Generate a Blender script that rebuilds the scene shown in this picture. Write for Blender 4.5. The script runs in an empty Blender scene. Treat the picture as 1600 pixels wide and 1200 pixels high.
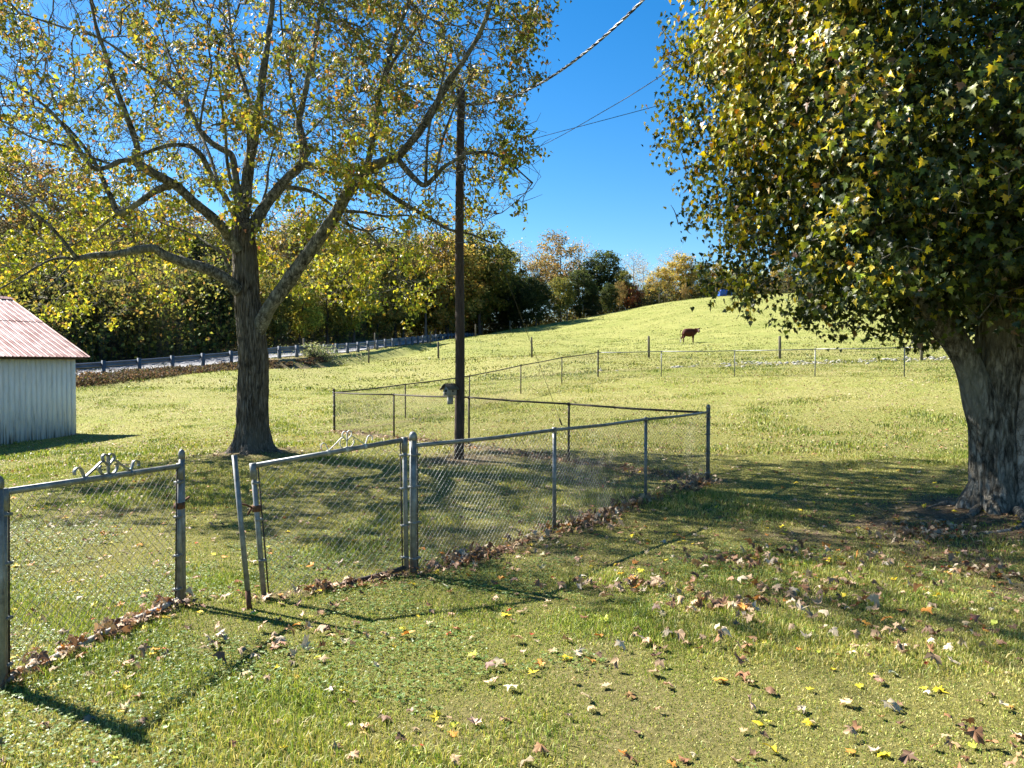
import bpy, bmesh, math, random
import numpy as np
from mathutils import Vector, noise as mnoise

SC = bpy.context.scene
COL = SC.collection
R = math.radians
# ------------------------------------------------------------------ camera
CAMZ, PITCH, F = 1.65, math.atan(30 / 1200), 1200.0
cam = bpy.data.cameras.new('camera'); camo = bpy.data.objects.new('camera', cam); COL.objects.link(camo)
cam.lens = 27.0; cam.sensor_width = 36.0; cam.clip_end = 3000; cam.clip_start = 0.05
camo.location = (0, 0, CAMZ); camo.rotation_euler = (math.pi / 2 - PITCH, 0, 0)
SC.camera = camo
# ------------------------------------------------------------------ light
SUN_DIR = Vector((-0.852, 0.523, 0)).normalized()          # towards the sun, in plan
SUN_EL = R(40)
world = bpy.data.worlds.new("World"); SC.world = world; world.use_nodes = True
wn = world.node_tree; wn.nodes.clear()
sky = wn.nodes.new('ShaderNodeTexSky'); sky.sky_type = 'NISHITA'; sky.sun_disc = False
sky.sun_elevation = SUN_EL; sky.sun_rotation = math.atan2(SUN_DIR.x, SUN_DIR.y)
sky.altitude = 300; sky.air_density = 1.0; sky.dust_density = 0.25; sky.ozone_density = 3.0
hs = wn.nodes.new('ShaderNodeHueSaturation'); hs.inputs['Saturation'].default_value = 1.4
bg = wn.nodes.new('ShaderNodeBackground'); bg.inputs[1].default_value = 0.05
wo = wn.nodes.new('ShaderNodeOutputWorld')
wn.links.new(sky.outputs[0], hs.inputs['Color']); wn.links.new(hs.outputs[0], bg.inputs[0]); wn.links.new(bg.outputs[0], wo.inputs[0])
sl = bpy.data.lights.new('sun', 'SUN'); sl.energy = 5.0; sl.angle = R(0.5); sl.color = (1.0, 0.945, 0.86)
so = bpy.data.objects.new('sun', sl); COL.objects.link(so)
sv = Vector((SUN_DIR.x * math.cos(SUN_EL), SUN_DIR.y * math.cos(SUN_EL), math.sin(SUN_EL)))
so.rotation_euler = sv.to_track_quat('Z', 'Y').to_euler(); so.location = sv * 60
SC.view_settings.view_transform = 'Standard'; SC.view_settings.look = 'None'
SC.view_settings.gamma = 1; SC.view_settings.exposure = 1.95
SC.render.engine = 'CYCLES'
SC.cycles.max_bounces = 6; SC.cycles.diffuse_bounces = 3; SC.cycles.glossy_bounces = 2
SC.cycles.transmission_bounces = 4; SC.cycles.transparent_max_bounces = 4
SC.cycles.caustics_reflective = False; SC.cycles.caustics_refractive = False
SC.cycles.use_adaptive_sampling = True; SC.cycles.adaptive_threshold = 0.02

rng = np.random.default_rng(7)
random.seed(7)

# ------------------------------------------------------------------ helpers
def at(px, py, Y):
    """photo pixel (1600x1200) + distance ahead -> world point"""
    u, v = (px - 800) / F, (600 - py) / F
    cy, sy = math.cos(PITCH), math.sin(PITCH)
    dy, dz = cy + v * sy, -sy + v * cy
    k = Y / dy
    return np.array([u * k, Y, CAMZ + dz * k])

def tag(o, label=None, cat=None, group=None, kind=None):
    for k, v in (('label', label), ('category', cat), ('group', group), ('kind', kind)):
        if v: o[k] = v
    return o

def empty(name, loc, label=None, cat=None, group=None, kind=None):
    o = bpy.data.objects.new(name, None); COL.objects.link(o); o.location = tuple(loc)
    o.empty_display_size = .1
    return tag(o, label, cat, group, kind)

def wloc(o):
    v = np.zeros(3)
    while o is not None:
        v += np.array(o.location); o = o.parent
    return v

def mesh_obj(name, V, Fs, mat, parent=None, col=None, smooth=False, attrs=None):
    """V (n,3) world coordinates; Fs list of (m,k) int arrays"""
    V = np.asarray(V, np.float32).copy()
    if parent is not None: V -= wloc(parent).astype(np.float32)
    if not isinstance(Fs, (list, tuple)): Fs = [Fs]
    Fs = [np.asarray(f, np.int32) for f in Fs if len(f)]
    me = bpy.data.meshes.new(name)
    me.vertices.add(len(V)); me.vertices.foreach_set('co', V.ravel())
    nl = sum(f.size for f in Fs); npoly = sum(len(f) for f in Fs)
    me.loops.add(nl); me.polygons.add(npoly)
    me.loops.foreach_set('vertex_index', np.concatenate([f.ravel() for f in Fs]))
    tot = np.concatenate([np.full(len(f), f.shape[1], np.int32) for f in Fs])
    st = np.concatenate([[0], np.cumsum(tot)[:-1]]).astype(np.int32)
    me.polygons.foreach_set('loop_start', st)
    try: me.polygons.foreach_set('loop_total', tot)
    except Exception: pass
    if smooth: me.polygons.foreach_set('use_smooth', np.ones(npoly, bool))
    me.update(calc_edges=True)
    if col is not None:
        a = me.color_attributes.new('col', 'FLOAT_COLOR', 'POINT')
        c = np.ones((len(V), 4), np.float32); c[:, :3] = col
        a.data.foreach_set('color', c.ravel())
    for k, v in (attrs or {}).items():
        a = me.attributes.new(k, 'FLOAT', 'POINT'); a.data.foreach_set('value', np.asarray(v, np.float32))
    me.materials.append(mat)
    o = bpy.data.objects.new(name, me); COL.objects.link(o)
    if parent is not None: o.parent = parent
    return o

class MB:
    def __init__(s): s.V = []; s.F = {}; s.C = []; s.n = 0
    def add(s, V, faces, col=None):
        V = np.asarray(V, float)
        s.V.append(V)
        if isinstance(faces, np.ndarray): faces = [faces]
        for f in faces:
            f = np.asarray(f)
            if f.ndim == 1: f = f[None]
            s.F.setdefault(f.shape[1], []).append(f + s.n)
        s.C.append(np.tile(np.asarray(col if col is not None else (1, 1, 1), float), (len(V), 1)) if col is None or np.ndim(col) == 1 else col)
        s.n += len(V); return s
    def box(s, c, size, ax=None, col=None):
        c = np.asarray(c, float); h = np.asarray(size, float) / 2
        ax = np.eye(3) if ax is None else np.asarray(ax, float)
        sg = np.array([[x, y, z] for x in (-1, 1) for y in (-1, 1) for z in (-1, 1)], float) * h
        return s.add(c + sg @ ax, [np.array([[0, 1, 3, 2], [4, 6, 7, 5], [0, 4, 5, 1], [2, 3, 7, 6], [0, 2, 6, 4], [1, 5, 7, 3]])], col)
    def tube(s, pts, r, n=8, cap=True, col=None):
        V, Fq, caps = tube_arrays(pts, r, n)
        s.add(V, [Fq] + (caps if cap else []), col); return s
    def obj(s, name, mat, parent=None, smooth=False, usecol=False):
        return mesh_obj(name, np.concatenate(s.V), [np.concatenate(f) for f in s.F.values()], mat, parent,
                        col=np.concatenate(s.C) if usecol else None, smooth=smooth)

def frames(P):
    P = np.asarray(P, float)
    T = np.gradient(P, axis=0); T /= np.linalg.norm(T, axis=1)[:, None] + 1e-12
    up = np.array([0, 0, 1.]) if abs(T[0][2]) < .9 else np.array([0, 1., 0])
    N = np.zeros_like(P); n = np.cross(up, T[0]); n /= np.linalg.norm(n)
    for i in range(len(P)):
        n = n - T[i] * n.dot(T[i]); n /= np.linalg.norm(n) + 1e-12; N[i] = n
    return T, N, np.cross(T, N)

def tube_arrays(pts, r, n=8):
    P = np.asarray(pts, float); r = np.broadcast_to(np.asarray(r, float), (len(P),))
    T, N, B = frames(P)
    a = np.linspace(0, 2 * math.pi, n, endpoint=False)
    V = (P[:, None] + r[:, None, None] * (np.cos(a)[None, :, None] * N[:, None] + np.sin(a)[None, :, None] * B[:, None])).reshape(-1, 3)
    i = np.arange(len(P) - 1)[:, None] * n; j = np.arange(n)[None]; k = (j + 1) % n
    Fq = np.stack([i + j, i + k, i + n + k, i + n + j], -1).reshape(-1, 4)
    return V, Fq, [np.arange(n)[::-1].copy(), np.arange(n) + (len(P) - 1) * n]

def spline(pts, n):
    """Catmull-Rom through pts (any dimension)"""
    P = np.asarray(pts, float)
    if len(P) == 2: return P[0] + (P[1] - P[0]) * np.linspace(0, 1, n)[:, None]
    Q = np.vstack([2 * P[0] - P[1], P, 2 * P[-1] - P[-2]])
    t = np.linspace(0, len(P) - 1 - 1e-9, n); i = t.astype(int); f = (t - i)[:, None]
    a, b, c, d = Q[i], Q[i + 1], Q[i + 2], Q[i + 3]
    return .5 * (2 * b + (c - a) * f + (2 * a - 5 * b + 4 * c - d) * f ** 2 + (3 * b - a - 3 * c + d) * f ** 3)

def unit(v): return v / (np.linalg.norm(v, axis=-1, keepdims=True) + 1e-12)

# cheap 2-D value noise in numpy
def vnoise(x, y, s=1.0, seed=0):
    x = np.asarray(x) / s + 311.7 + seed * 17.3; y = np.asarray(y) / s + 127.1 + seed * 9.1
    xi, yi = np.floor(x).astype(np.int64), np.floor(y).astype(np.int64)
    fx, fy = x - xi, y - yi; fx = fx * fx * (3 - 2 * fx); fy = fy * fy * (3 - 2 * fy)
    def h(a, b):
        n = (a * 374761393 + b * 668265263 + seed * 1442695) & 0x7fffffff
        n = ((n ^ (n >> 13)) * 1274126177) & 0x7fffffff
        return ((n ^ (n >> 16)) & 0xffff) / 65535.0
    return (h(xi, yi) * (1 - fx) + h(xi + 1, yi) * fx) * (1 - fy) + (h(xi, yi + 1) * (1 - fx) + h(xi + 1, yi + 1) * fx) * fy
def fnoise(x, y, s, seed=0): return (vnoise(x, y, s, seed) * .55 + vnoise(x, y, s * .45, seed + 3) * .3 + vnoise(x, y, s * .2, seed + 5) * .15)

# ------------------------------------------------------------------ materials
def new_mat(name):
    m = bpy.data.materials.new(name); m.use_nodes = True
    nt = m.node_tree; nt.nodes.clear()
    out = nt.nodes.new('ShaderNodeOutputMaterial')
    b = nt.nodes.new('ShaderNodeBsdfPrincipled'); nt.links.new(b.outputs[0], out.inputs[0])
    return m, nt, b, out

def noise_node(nt, scale, detail=4, rough=.6, vec=None, dist=0):
    n = nt.nodes.new('ShaderNodeTexNoise'); n.inputs['Scale'].default_value = scale
    n.inputs['Detail'].default_value = detail; n.inputs['Roughness'].default_value = rough; n.inputs['Distortion'].default_value = dist
    if vec is not None: nt.links.new(vec, n.inputs['Vector'])
    return n
def ramp(nt, fac, stops):
    r = nt.nodes.new('ShaderNodeValToRGB'); nt.links.new(fac, r.inputs[0])
    e = r.color_ramp.elements
    while len(e) < len(stops): e.new(.5)
    for el, (p, c) in zip(e, stops): el.position = p; el.color = (*c, 1)
    return r
def mixc(nt, fac, a, b, mode='MIX'):
    m = nt.nodes.new('ShaderNodeMix'); m.data_type = 'RGBA'; m.blend_type = mode
    for inp, v in ((m.inputs[0], fac), (m.inputs[6], a), (m.inputs[7], b)):
        if hasattr(v, 'is_output') or isinstance(v, bpy.types.NodeSocket): nt.links.new(v, inp)
        elif isinstance(v, (int, float)): inp.default_value = v
        else: inp.default_value = (*v, 1)
    return m.outputs[2]
def coords(nt, scale=(1, 1, 1), kind='Object'):
    tc = nt.nodes.new('ShaderNodeTexCoord'); mp = nt.nodes.new('ShaderNodeMapping'); mp.inputs['Scale'].default_value = scale
    nt.links.new(tc.outputs[kind], mp.inputs[0]); return mp.outputs[0]
def bump(nt, b, h, strength=.5, dist=.02):
    n = nt.nodes.new('ShaderNodeBump'); n.inputs['Strength'].default_value = strength; n.inputs['Distance'].default_value = dist
    nt.links.new(h, n.inputs['Height']); nt.links.new(n.outputs[0], b.inputs['Normal']); return n

def noisy(name, stops, scale=8, rough=.8, sc=(1, 1, 1), bstr=.4, bdist=.01, metal=0, detail=6, spec=.3):
    m, nt, b, out = new_mat(name)
    v = coords(nt, sc); n = noise_node(nt, scale, detail, .65, v)
    r = ramp(nt, n.outputs[0], stops); nt.links.new(r.outputs[0], b.inputs['Base Color'])
    b.inputs['Roughness'].default_value = rough; b.inputs['Metallic'].default_value = metal
    b.inputs['Specular IOR Level'].default_value = spec
    if bstr: bump(nt, b, n.outputs[0], bstr, bdist)
    return m

def leaf_mat(name, trans=.4, rough=.5, spec=.35, boost=(1.25, 1.15, .6)):
    m, nt, b, out = new_mat(name)
    a = nt.nodes.new('ShaderNodeAttribute'); a.attribute_name = 'col'
    nt.links.new(a.outputs['Color'], b.inputs['Base Color'])
    b.inputs['Roughness'].default_value = rough; b.inputs['Specular IOR Level'].default_value = spec
    t = nt.nodes.new('ShaderNodeBsdfTranslucent')
    tc = mixc(nt, 1.0, a.outputs['Color'], boost, 'MULTIPLY'); nt.links.new(tc, t.inputs[0])
    mx = nt.nodes.new('ShaderNodeMixShader'); mx.inputs[0].default_value = trans
    nt.links.new(b.outputs[0], mx.inputs[1]); nt.links.new(t.outputs[0], mx.inputs[2]); nt.links.new(mx.outputs[0], out.inputs[0])
    return m

M = {}
M['galv'] = noisy('galvanised_steel', [(.3, (.09, .095, .09)), (.5, (.18, .188, .18)), (.72, (.29, .30, .29))], 14, .5, bstr=.15, bdist=.003, metal=.35, spec=.5)
M['rust'] = noisy('rusty_steel', [(.3, (.05, .022, .012)), (.55, (.12, .055, .028)), (.75, (.2, .12, .07))], 25, .9, bstr=.3, bdist=.003)
M['darkpipe'] = noisy('dark_pipe', [(.3, (.02, .018, .015)), (.6, (.06, .05, .04)), (.8, (.12, .1, .08))], 20, .8, bstr=.3, bdist=.003)
M['wire'] = noisy('fence_wire', [(.3, (.11, .112, .105)), (.7, (.25, .252, .24))], 20, .42, bstr=0, metal=.4, spec=.6)
M['wire_old'] = noisy('weathered_wire', [(.3, (.05, .045, .035)), (.7, (.17, .16, .14))], 20, .7, bstr=0, metal=.1)
M['whitepipe'] = noisy('pale_pipe', [(.3, (.16, .15, .13)), (.55, (.42, .41, .38)), (.8, (.55, .54, .5))], 9, .6, bstr=.2, bdist=.003)
M['pole'] = noisy('creosote_wood', [(.25, (.026, .018, .015)), (.55, (.07, .05, .042)), (.8, (.14, .11, .095))], 9, .85, (6, 6, .6), .6, .01)
M['post'] = noisy('weathered_post', [(.25, (.05, .045, .03)), (.6, (.14, .125, .09)), (.8, (.23, .21, .16))], 8, .9, (6, 6, .8), .5, .01)
M['greywood'] = noisy('grey_wood', [(.25, (.12, .12, .11)), (.55, (.34, .34, .31)), (.8, (.5, .49, .45))], 6, .85, (5, 5, 1), .4, .004)
M['cable'] = noisy('cable', [(.4, (.13, .13, .135)), (.6, (.32, .32, .33))], 30, .5, bstr=0)
M['blackcable'] = noisy('black_cable', [(.4, (.01, .01, .012)), (.6, (.03, .03, .03))], 30, .5, bstr=0)
M['road'] = noisy('asphalt_pale', [(.3, (.13, .13, .135)), (.7, (.19, .19, .195))], 3, .8, bstr=.2)
M['rail'] = noisy('guardrail_steel', [(.3, (.09, .105, .13)), (.7, (.18, .20, .23))], 2, .5, bstr=0, metal=.3, spec=.5)
M['railpost'] = noisy('guardrail_post', [(.3, (.05, .065, .085)), (.7, (.12, .14, .17))], 5, .8, bstr=0)
M['stone'] = noisy('limestone', [(.3, (.25, .235, .2)), (.7, (.48, .46, .41))], 5, .9)
M['tarp'] = noisy('blue_tarp', [(.3, (.012, .06, .30)), (.7, (.02, .10, .42))], 4, .45)
M['leaf'] = leaf_mat('maple_leaf', .42)
M['leaf_far'] = leaf_mat('far_leaf', .52, .7, .2, (1.1, 1.05, .7))
M['leaf_gloss'] = leaf_mat('glossy_maple_leaf', .22, .45, .38, (1.3, 1.25, .5))
M['grass'] = leaf_mat('grass_blade', .3, .5, .35, (1.1, 1.1, .6))
M['litter'] = leaf_mat('dry_leaf', .15, .6, .3, (1.1, 1.0, .8))

def bark_mat(name, dark, mid, light, sc=(7, 7, 1.1), lichen=None, bstr=.8, bd=.03, crack=.22):
    m, nt, b, out = new_mat(name)
    v = coords(nt, sc)
    n1 = noise_node(nt, 2.2, 8, .7, v, .6)
    v2 = coords(nt, (1, 1, .6)); n2 = noise_node(nt, 1.6, 4, .6, v2)
    v3 = coords(nt, (sc[0] * 2.2, sc[1] * 2.2, sc[2] * 1.6)); vo = nt.nodes.new('ShaderNodeTexVoronoi'); vo.feature = 'DISTANCE_TO_EDGE'; vo.inputs['Scale'].default_value = .9
    nd = noise_node(nt, 1.5, 3, .6, v3); vm = nt.nodes.new('ShaderNodeVectorMath'); vm.operation = 'ADD'
    nt.links.new(v3, vm.inputs[0]); nt.links.new(nd.outputs['Color'], vm.inputs[1]); nt.links.new(vm.outputs[0], vo.inputs['Vector'])
    cr = ramp(nt, vo.outputs['Distance'], [(.0, (.42, .40, .37)), (crack, (1, 1, 1))])
    r = ramp(nt, n1.outputs[0], [(.36, dark), (.5, mid), (.62, light)])
    c = mixc(nt, 1.0, r.outputs[0], cr.outputs[0], 'MULTIPLY')
    if lichen:
        r2 = ramp(nt, n2.outputs[0], [(.5, (0, 0, 0)), (.66, (.75, .75, .75))])
        c = mixc(nt, r2.outputs[0], c, lichen)
    nt.links.new(c, b.inputs['Base Color']); b.inputs['Roughness'].default_value = .92
    b.inputs['Specular IOR Level'].default_value = .15
    mm = nt.nodes.new('ShaderNodeMath'); mm.operation = 'MULTIPLY'; nt.links.new(n1.outputs[0], mm.inputs[0]); nt.links.new(cr.outputs[0], mm.inputs[1])
    bump(nt, b, mm.outputs[0], bstr, bd)
    return m
M['bark'] = bark_mat('shaggy_grey_bark', (.035, .029, .024), (.165, .142, .115), (.31, .275, .23), (12, 12, 1.5), (.16, .15, .12), 1.0, .05)
M['limb'] = bark_mat('limb_bark', (.035, .033, .028), (.12, .115, .095), (.30, .285, .245), (7, 7, 4), (.22, .225, .18), .6, .015, .12)
M['bark2'] = bark_mat('right_maple_bark', (.035, .032, .026), (.165, .155, .13), (.34, .32, .27), (8, 8, 2.4), (.20, .20, .165), .9, .03)
M['smoothbark'] = bark_mat('smooth_bark', (.13, .11, .085), (.33, .285, .235), (.48, .43, .36), (3.2, 3.2, 3.0), (.30, .28, .24), .35, .01, .05)
M['farbark'] = noisy('woodland_bark', [(.3, (.03, .025, .02)), (.7, (.12, .10, .085))], 3, .95, (3, 3, .6), 0)
M['farbark_pale'] = noisy('pale_twigs', [(.3, (.12, .1, .09)), (.7, (.26, .23, .2))], 3, .95, (3, 3, .6), 0)

# ------------------------------------------------------------------ terrain height
CP = [(0, 0, 0), (-3, 0, -.02), (3, 0, 0), (0, 3, -.03), (-2.74, 4.13, -.10), (-2.45, 5.67, -.14), (-.815, 6.31, -.06), (2.5, 5, -.05),
      (.437, 8.6, -.12), (3.02, 11.8, -.13), (1.04, 14, -.12), (-4.8, 20.7, -.15), (-5, 14.9, -.10), (5.6, 8.8, -.08), (-9, 15, -.35),
      (-13.4, 23.6, -.51), (-14.5, 21.7, -.64), (-16, 17, -.85), (-8, 8, -.3), (-9, 24, -.18), (-3.3, 25, .02), (.31, 28.6, .58), (2, 30.7, .88), (3.7, 33, 1.13),
      (6.3, 32.3, 1.15), (9.1, 31.5, 1.17), (11.5, 29.3, 1.2), (14.2, 28, 1.23), (9, 20, .33), (14, 14, .2), (3.5, 22, .12), (20, 26, 1.3), (22, 12, .5),
      (8, 38, 1.62), (16, 36, 1.72), (1.3, 51, 2.16), (8.9, 50, 2.2), (14.3, 41, 1.98), (-5.75, 60, 2.25), (-10.6, 57, 2.03), (-14.9, 55, 1.93),
      (15, 65, 3.5), (-18.8, 33, .45), (-17.9, 36, .66), (-15.4, 42, 1.30), (-14.5, 46, 1.6), (-11.3, 65, 2.68), (-6.9, 72, 3.55), (-10, 45, 1.05), (-6, 38, .62), (-14, 34, .42),
      (-3.9, 82, 4.6), (-.24, 96, 5.75), (7.6, 105, 7.6), (21.8, 115, 10.75), (32, 120, 12.2), (40, 120, 12.5), (8, 85, 5.2), (20, 90, 7.2), (35, 95, 9.3),
      (5, 70, 3.3), (60, 110, 12.6), (70, 80, 9), (30, 70, 5.2), (30, 45, 2.8), (80, 30, 4), (40, 0, 1.0),
      (-12, 115, 5.4), (10, 135, 7.4), (35, 150, 12.0), (60, 160, 12.4), (-5, 150, 6.2), (-40, 30, -.1), (-40, 60, 2.6), (-30, 90, 4.8), (-70, 60, 3),
      (-120, 0, -1), (-60, 0, -1.2), (-30, 0, -.8), (0, -40, 0), (60, -40, 1), (-60, -40, -1), (-150, 150, 6), (0, 260, 8), (150, 150, 11), (150, 0, 4), (-100, 300, 6), (100, 300, 10),
      (0, -300, 0), (-350, 0, 0), (350, 0, 4), (0, 500, 6), (350, 400, 8), (-350, 400, 5), (-20, 20, -.95), (-26, 26, -.4)]
CP = np.array(CP, float)
def _phi(d2): return np.where(d2 > 1e-12, .5 * d2 * np.log(np.maximum(d2, 1e-12)), 0)
_A = _phi(((CP[:, None, :2] - CP[None, :, :2]) ** 2).sum(-1)) + np.eye(len(CP)) * 2.0
_Pm = np.c_[np.ones(len(CP)), CP[:, :2]]
_S = np.block([[_A, _Pm], [_Pm.T, np.zeros((3, 3))]])
_w = np.linalg.solve(_S, np.r_[CP[:, 2], 0, 0, 0])
def tps(x, y):
    x = np.asarray(x, float); y = np.asarray(y, float); sh = x.shape; x = x.ravel(); y = y.ravel()
    out = np.empty(len(x))
    for i in range(0, len(x), 60000):
        a, b = x[i:i + 60000], y[i:i + 60000]
        d2 = (a[:, None] - CP[None, :, 0]) ** 2 + (b[:, None] - CP[None, :, 1]) ** 2
        out[i:i + 60000] = _phi(d2) @ _w[:-3] + _w[-3] + _w[-2] * a + _w[-1] * b
    return out.reshape(sh)

# guardrail line (x, y, ground z); the road runs on its far side
RAIL = [(-44, 17, -.6), (-36, 25, .0), (-29, 32.2, .45), (-22.7, 40, .98), (-17.8, 46.5, 1.62), (-15.2, 51, 2.1), (-12.85, 60, 2.55), (-11.05, 68, 3.15), (-9.3, 78, 3.8), (-7.9, 88, 4.4), (-6.2, 100, 5.0), (-4.5, 115, 5.4)]
RS = spline(RAIL, 260)
_t = np.gradient(RS[:, :2], axis=0); _t = unit(_t); RN = np.c_[-_t[:, 1], _t[:, 0]]      # to the far (left) side
def rail_side(x, y):
    """signed distance from rail line (+ = road side) and road height"""
    sh = np.shape(x); x = np.ravel(x); y = np.ravel(y)
    d = np.full(len(x), 1e3); z = np.zeros(len(x))
    m = (x < 25) & (y > 0) & (y < 160)
    idx = np.where(m)[0]
    for i in range(0, len(idx), 40000):
        k = idx[i:i + 40000]
        dd = (x[k, None] - RS[None, :, 0]) ** 2 + (y[k, None] - RS[None, :, 1]) ** 2
        j = dd.argmin(1)
        s = ((x[k] - RS[j, 0]) * RN[j, 0] + (y[k] - RS[j, 1]) * RN[j, 1])
        dist = np.sqrt(dd[np.arange(len(k)), j])
        d[k] = np.sign(s) * dist; z[k] = RS[j, 2]
    return d.reshape(sh), z.reshape(sh)
def sstep(a, b, x):
    t = np.clip((x - a) / (b - a), 0, 1); return t * t * (3 - 2 * t)
def H(x, y):
    x = np.asarray(x, float); y = np.asarray(y, float)
    z = tps(x, y)
    d, rz = rail_side(x, y)
    inside = (np.abs(d) < 500)
    rz2 = rz + .012 * np.clip(d, 0, 12)
    w = sstep(-2.2, -.3, d) * (1 - sstep(8.5, 16, d)) * inside
    z = z * (1 - w) + rz2 * w
    z = z - .32 * np.exp(-((d + 2.6) / 1.1) ** 2) * inside                # shallow ditch below the rail
    r = np.hypot(x, y)
    z = z + .03 * (vnoise(x, y, 1.4, 1) - .5) * (r < 60)
    # flare of earth at the two near trees
    z = z + .10 * np.exp(-((x + 5.0) ** 2 + (y - 14.9) ** 2) / .9) + .12 * np.exp(-((x - 5.72) ** 2 + (y - 8.8) ** 2) / 1.3)
    return z
def H1(x, y): return float(H(np.array([x]), np.array([y]))[0])

# fence nodes in plan
GA = np.array([-2.76, 4.13]); GA2 = np.array([-2.45, 5.67]); NB = np.array([-.815, 6.31]); CR = np.array([3.02, 11.8]); LC = np.array([-4.8, 20.7])
FC = np.array([3.7, 33.0]); RF = [(3.7, 33), (6.3, 32.4), (9.1, 31.4), (11.6, 29.4), (14.3, 28), (17, 26.8), (19.6, 25.6)]
def segd(x, y, a, b):
    a = np.asarray(a, float); b = np.asarray(b, float); ab = b - a
    t = np.clip(((x - a[0]) * ab[0] + (y - a[1]) * ab[1]) / ab.dot(ab), 0, 1)
    return np.hypot(x - a[0] - t * ab[0], y - a[1] - t * ab[1])
def dirt_mask(x, y):
    """bare earth / leaf mulch 0..1"""
    n = fnoise(x, y, .5, 11)
    m = np.exp(-(segd(x, y, NB + [.05, -.1], CR) / .16) ** 2) * .8
    m = np.maximum(m, np.exp(-(segd(x, y, CR, LC) / .33) ** 2) * .95)
    m = np.maximum(m, np.exp(-(segd(x, y, GA + [.03, 0], GA2) / .12) ** 2) * .7)
    m = np.maximum(m, np.exp(-(segd(x, y, (-1.9, 5.72), NB) / .13) ** 2) * .8)
    m = np.maximum(m, np.exp(-(segd(x, y, LC, (-.2, 28)) / .18) ** 2) * .5)
    m = np.maximum(m, sstep(1.25, .35, np.hypot(x + 5, y - 14.9)) * 1.0)
    m = np.maximum(m, sstep(2.3, .8, np.hypot((x - 5.9) / 1.15, (y - 8.4))) * 1.0)
    m = np.maximum(m, sstep(1.4, .3, np.hypot(x + .75, (y - 14.3))) * .9)
    m = np.maximum(m, sstep(1.3, .4, np.hypot((x - 1.6) / 1.5, (y - 12.6) / .8)) * .6)
    m = np.maximum(m, .75 * sstep(.50, .62, fnoise(x, y, 1.3, 71)) * sstep(3.4, 1.8, np.hypot((x - 4.4) / 1.5, y - 7.2)))
    m = np.maximum(m, .30 * sstep(.60, .74, fnoise(x, y, 1.0, 73)) * (y < 12))
    return np.clip(m * (.45 + 1.1 * n), 0, 1)
def dry_mask(x, y):
    n = fnoise(x, y, 3.2, 21) * .6 + fnoise(x, y, .8, 22) * .4
    m = sstep(.36, .60, n)
    m = np.maximum(m * .9, sstep(3.6, 2.0, np.abs(segd(x, y, (1, 9), (7, 3.5)))) * .55 * (fnoise(x, y, 1.0, 5) > .42))
    return np.clip(m, 0, 1)

# ------------------------------------------------------------------ lawn sheet
def axis_grid(lo, hi, n, fine, c=0.0):
    t = np.linspace(-1, 1, n); s = np.sign(t) * (np.abs(t) * fine + (np.abs(t) ** 4) * (1 - fine))
    return np.where(s < 0, c + s * (c - lo), c + s * (hi - c))
gx = axis_grid(-600, 600, 421, .075); gy = axis_grid(-300, 900, 421, .10, 14)
GX, GY = np.meshgrid(gx, gy); GZ = H(GX, GY)
nx, ny = len(gx), len(gy)
idx = np.arange(nx * ny).reshape(ny, nx)
LF = np.stack([idx[:-1, :-1], idx[:-1, 1:], idx[1:, 1:], idx[1:, :-1]], -1).reshape(-1, 4)
def lawn_material():
    m, nt, b, out = new_mat('lawn_turf')
    v = coords(nt)
    vs = coords(nt, (1, 3.2, 1))
    big = noise_node(nt, .22, 5, .6, v); mid = noise_node(nt, 1.4, 6, .7, v); fine = noise_node(nt, 26, 4, .7, v)
    tuft = noise_node(nt, 2.2, 5, .75, vs)
    g = ramp(nt, fine.outputs[0], [(.3, (.06, .08, .014)), (.5, (.17, .19, .035)), (.7, (.34, .33, .095))])
    dry = ramp(nt, fine.outputs[0], [(.3, (.12, .105, .04)), (.5, (.28, .245, .095)), (.7, (.42, .37, .19))])
    f1 = ramp(nt, big.outputs[0], [(.38, (0, 0, 0)), (.66, (.6, .6, .6))])
    f2 = ramp(nt, mid.outputs[0], [(.45, (0, 0, 0)), (.62, (.5, .5, .5))])
    fa = mixc(nt, 1.0, f1.outputs[0], f2.outputs[0], 'SCREEN')
    c = mixc(nt, fa, g.outputs[0], dry.outputs[0])
    # pasture beyond the wooden posts: paler, tufted
    past = nt.nodes.new('ShaderNodeAttribute'); past.attribute_name = 'pasture'
    pr = ramp(nt, tuft.outputs[0], [(.32, (.05, .07, .015)), (.42, (.14, .165, .038)), (.55, (.19, .21, .05)), (.7, (.26, .27, .08))])
    pc = mixc(nt, fa, pr.outputs[0], (.29, .28, .09))
    c = mixc(nt, past.outputs['Fac'], c, pc)
    nr = nt.nodes.new('ShaderNodeAttribute'); nr.attribute_name = 'thatch_shade'
    c = mixc(nt, nr.outputs['Fac'], c, (.12, .11, .035))  # thatch and soil colour, darkened near the camera as shaded gaps between blades
    dr = nt.nodes.new('ShaderNodeAttribute'); dr.attribute_name = 'dirt'
    earth = ramp(nt, fine.outputs[0], [(.3, (.05, .035, .022)), (.55, (.16, .115, .07)), (.72, (.30, .235, .16))])
    c = mixc(nt, dr.outputs['Fac'], c, earth.outputs[0])
    nt.links.new(c, b.inputs['Base Color']); b.inputs['Roughness'].default_value = .95; b.inputs['Specular IOR Level'].default_value = .1
    n = noise_node(nt, 14, 6, .75, v); bump(nt, b, n.outputs[0], .8, .05)
    return m
M['lawn'] = lawn_material()
GD, _ = rail_side(GX, GY)
past = sstep(0, 6, (GY - (57 - .35 * (GX + 10)).clip(41, 60))) * .9
dm = dirt_mask(GX, GY) * (np.hypot(GX, GY) < 40)
dm = np.maximum(dm, .8 * sstep(-3.6, -2.6, GD) * (np.abs(GD) < 500) * (GD < 60) * np.maximum(sstep(56, 50, GY), GD > .2))
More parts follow.
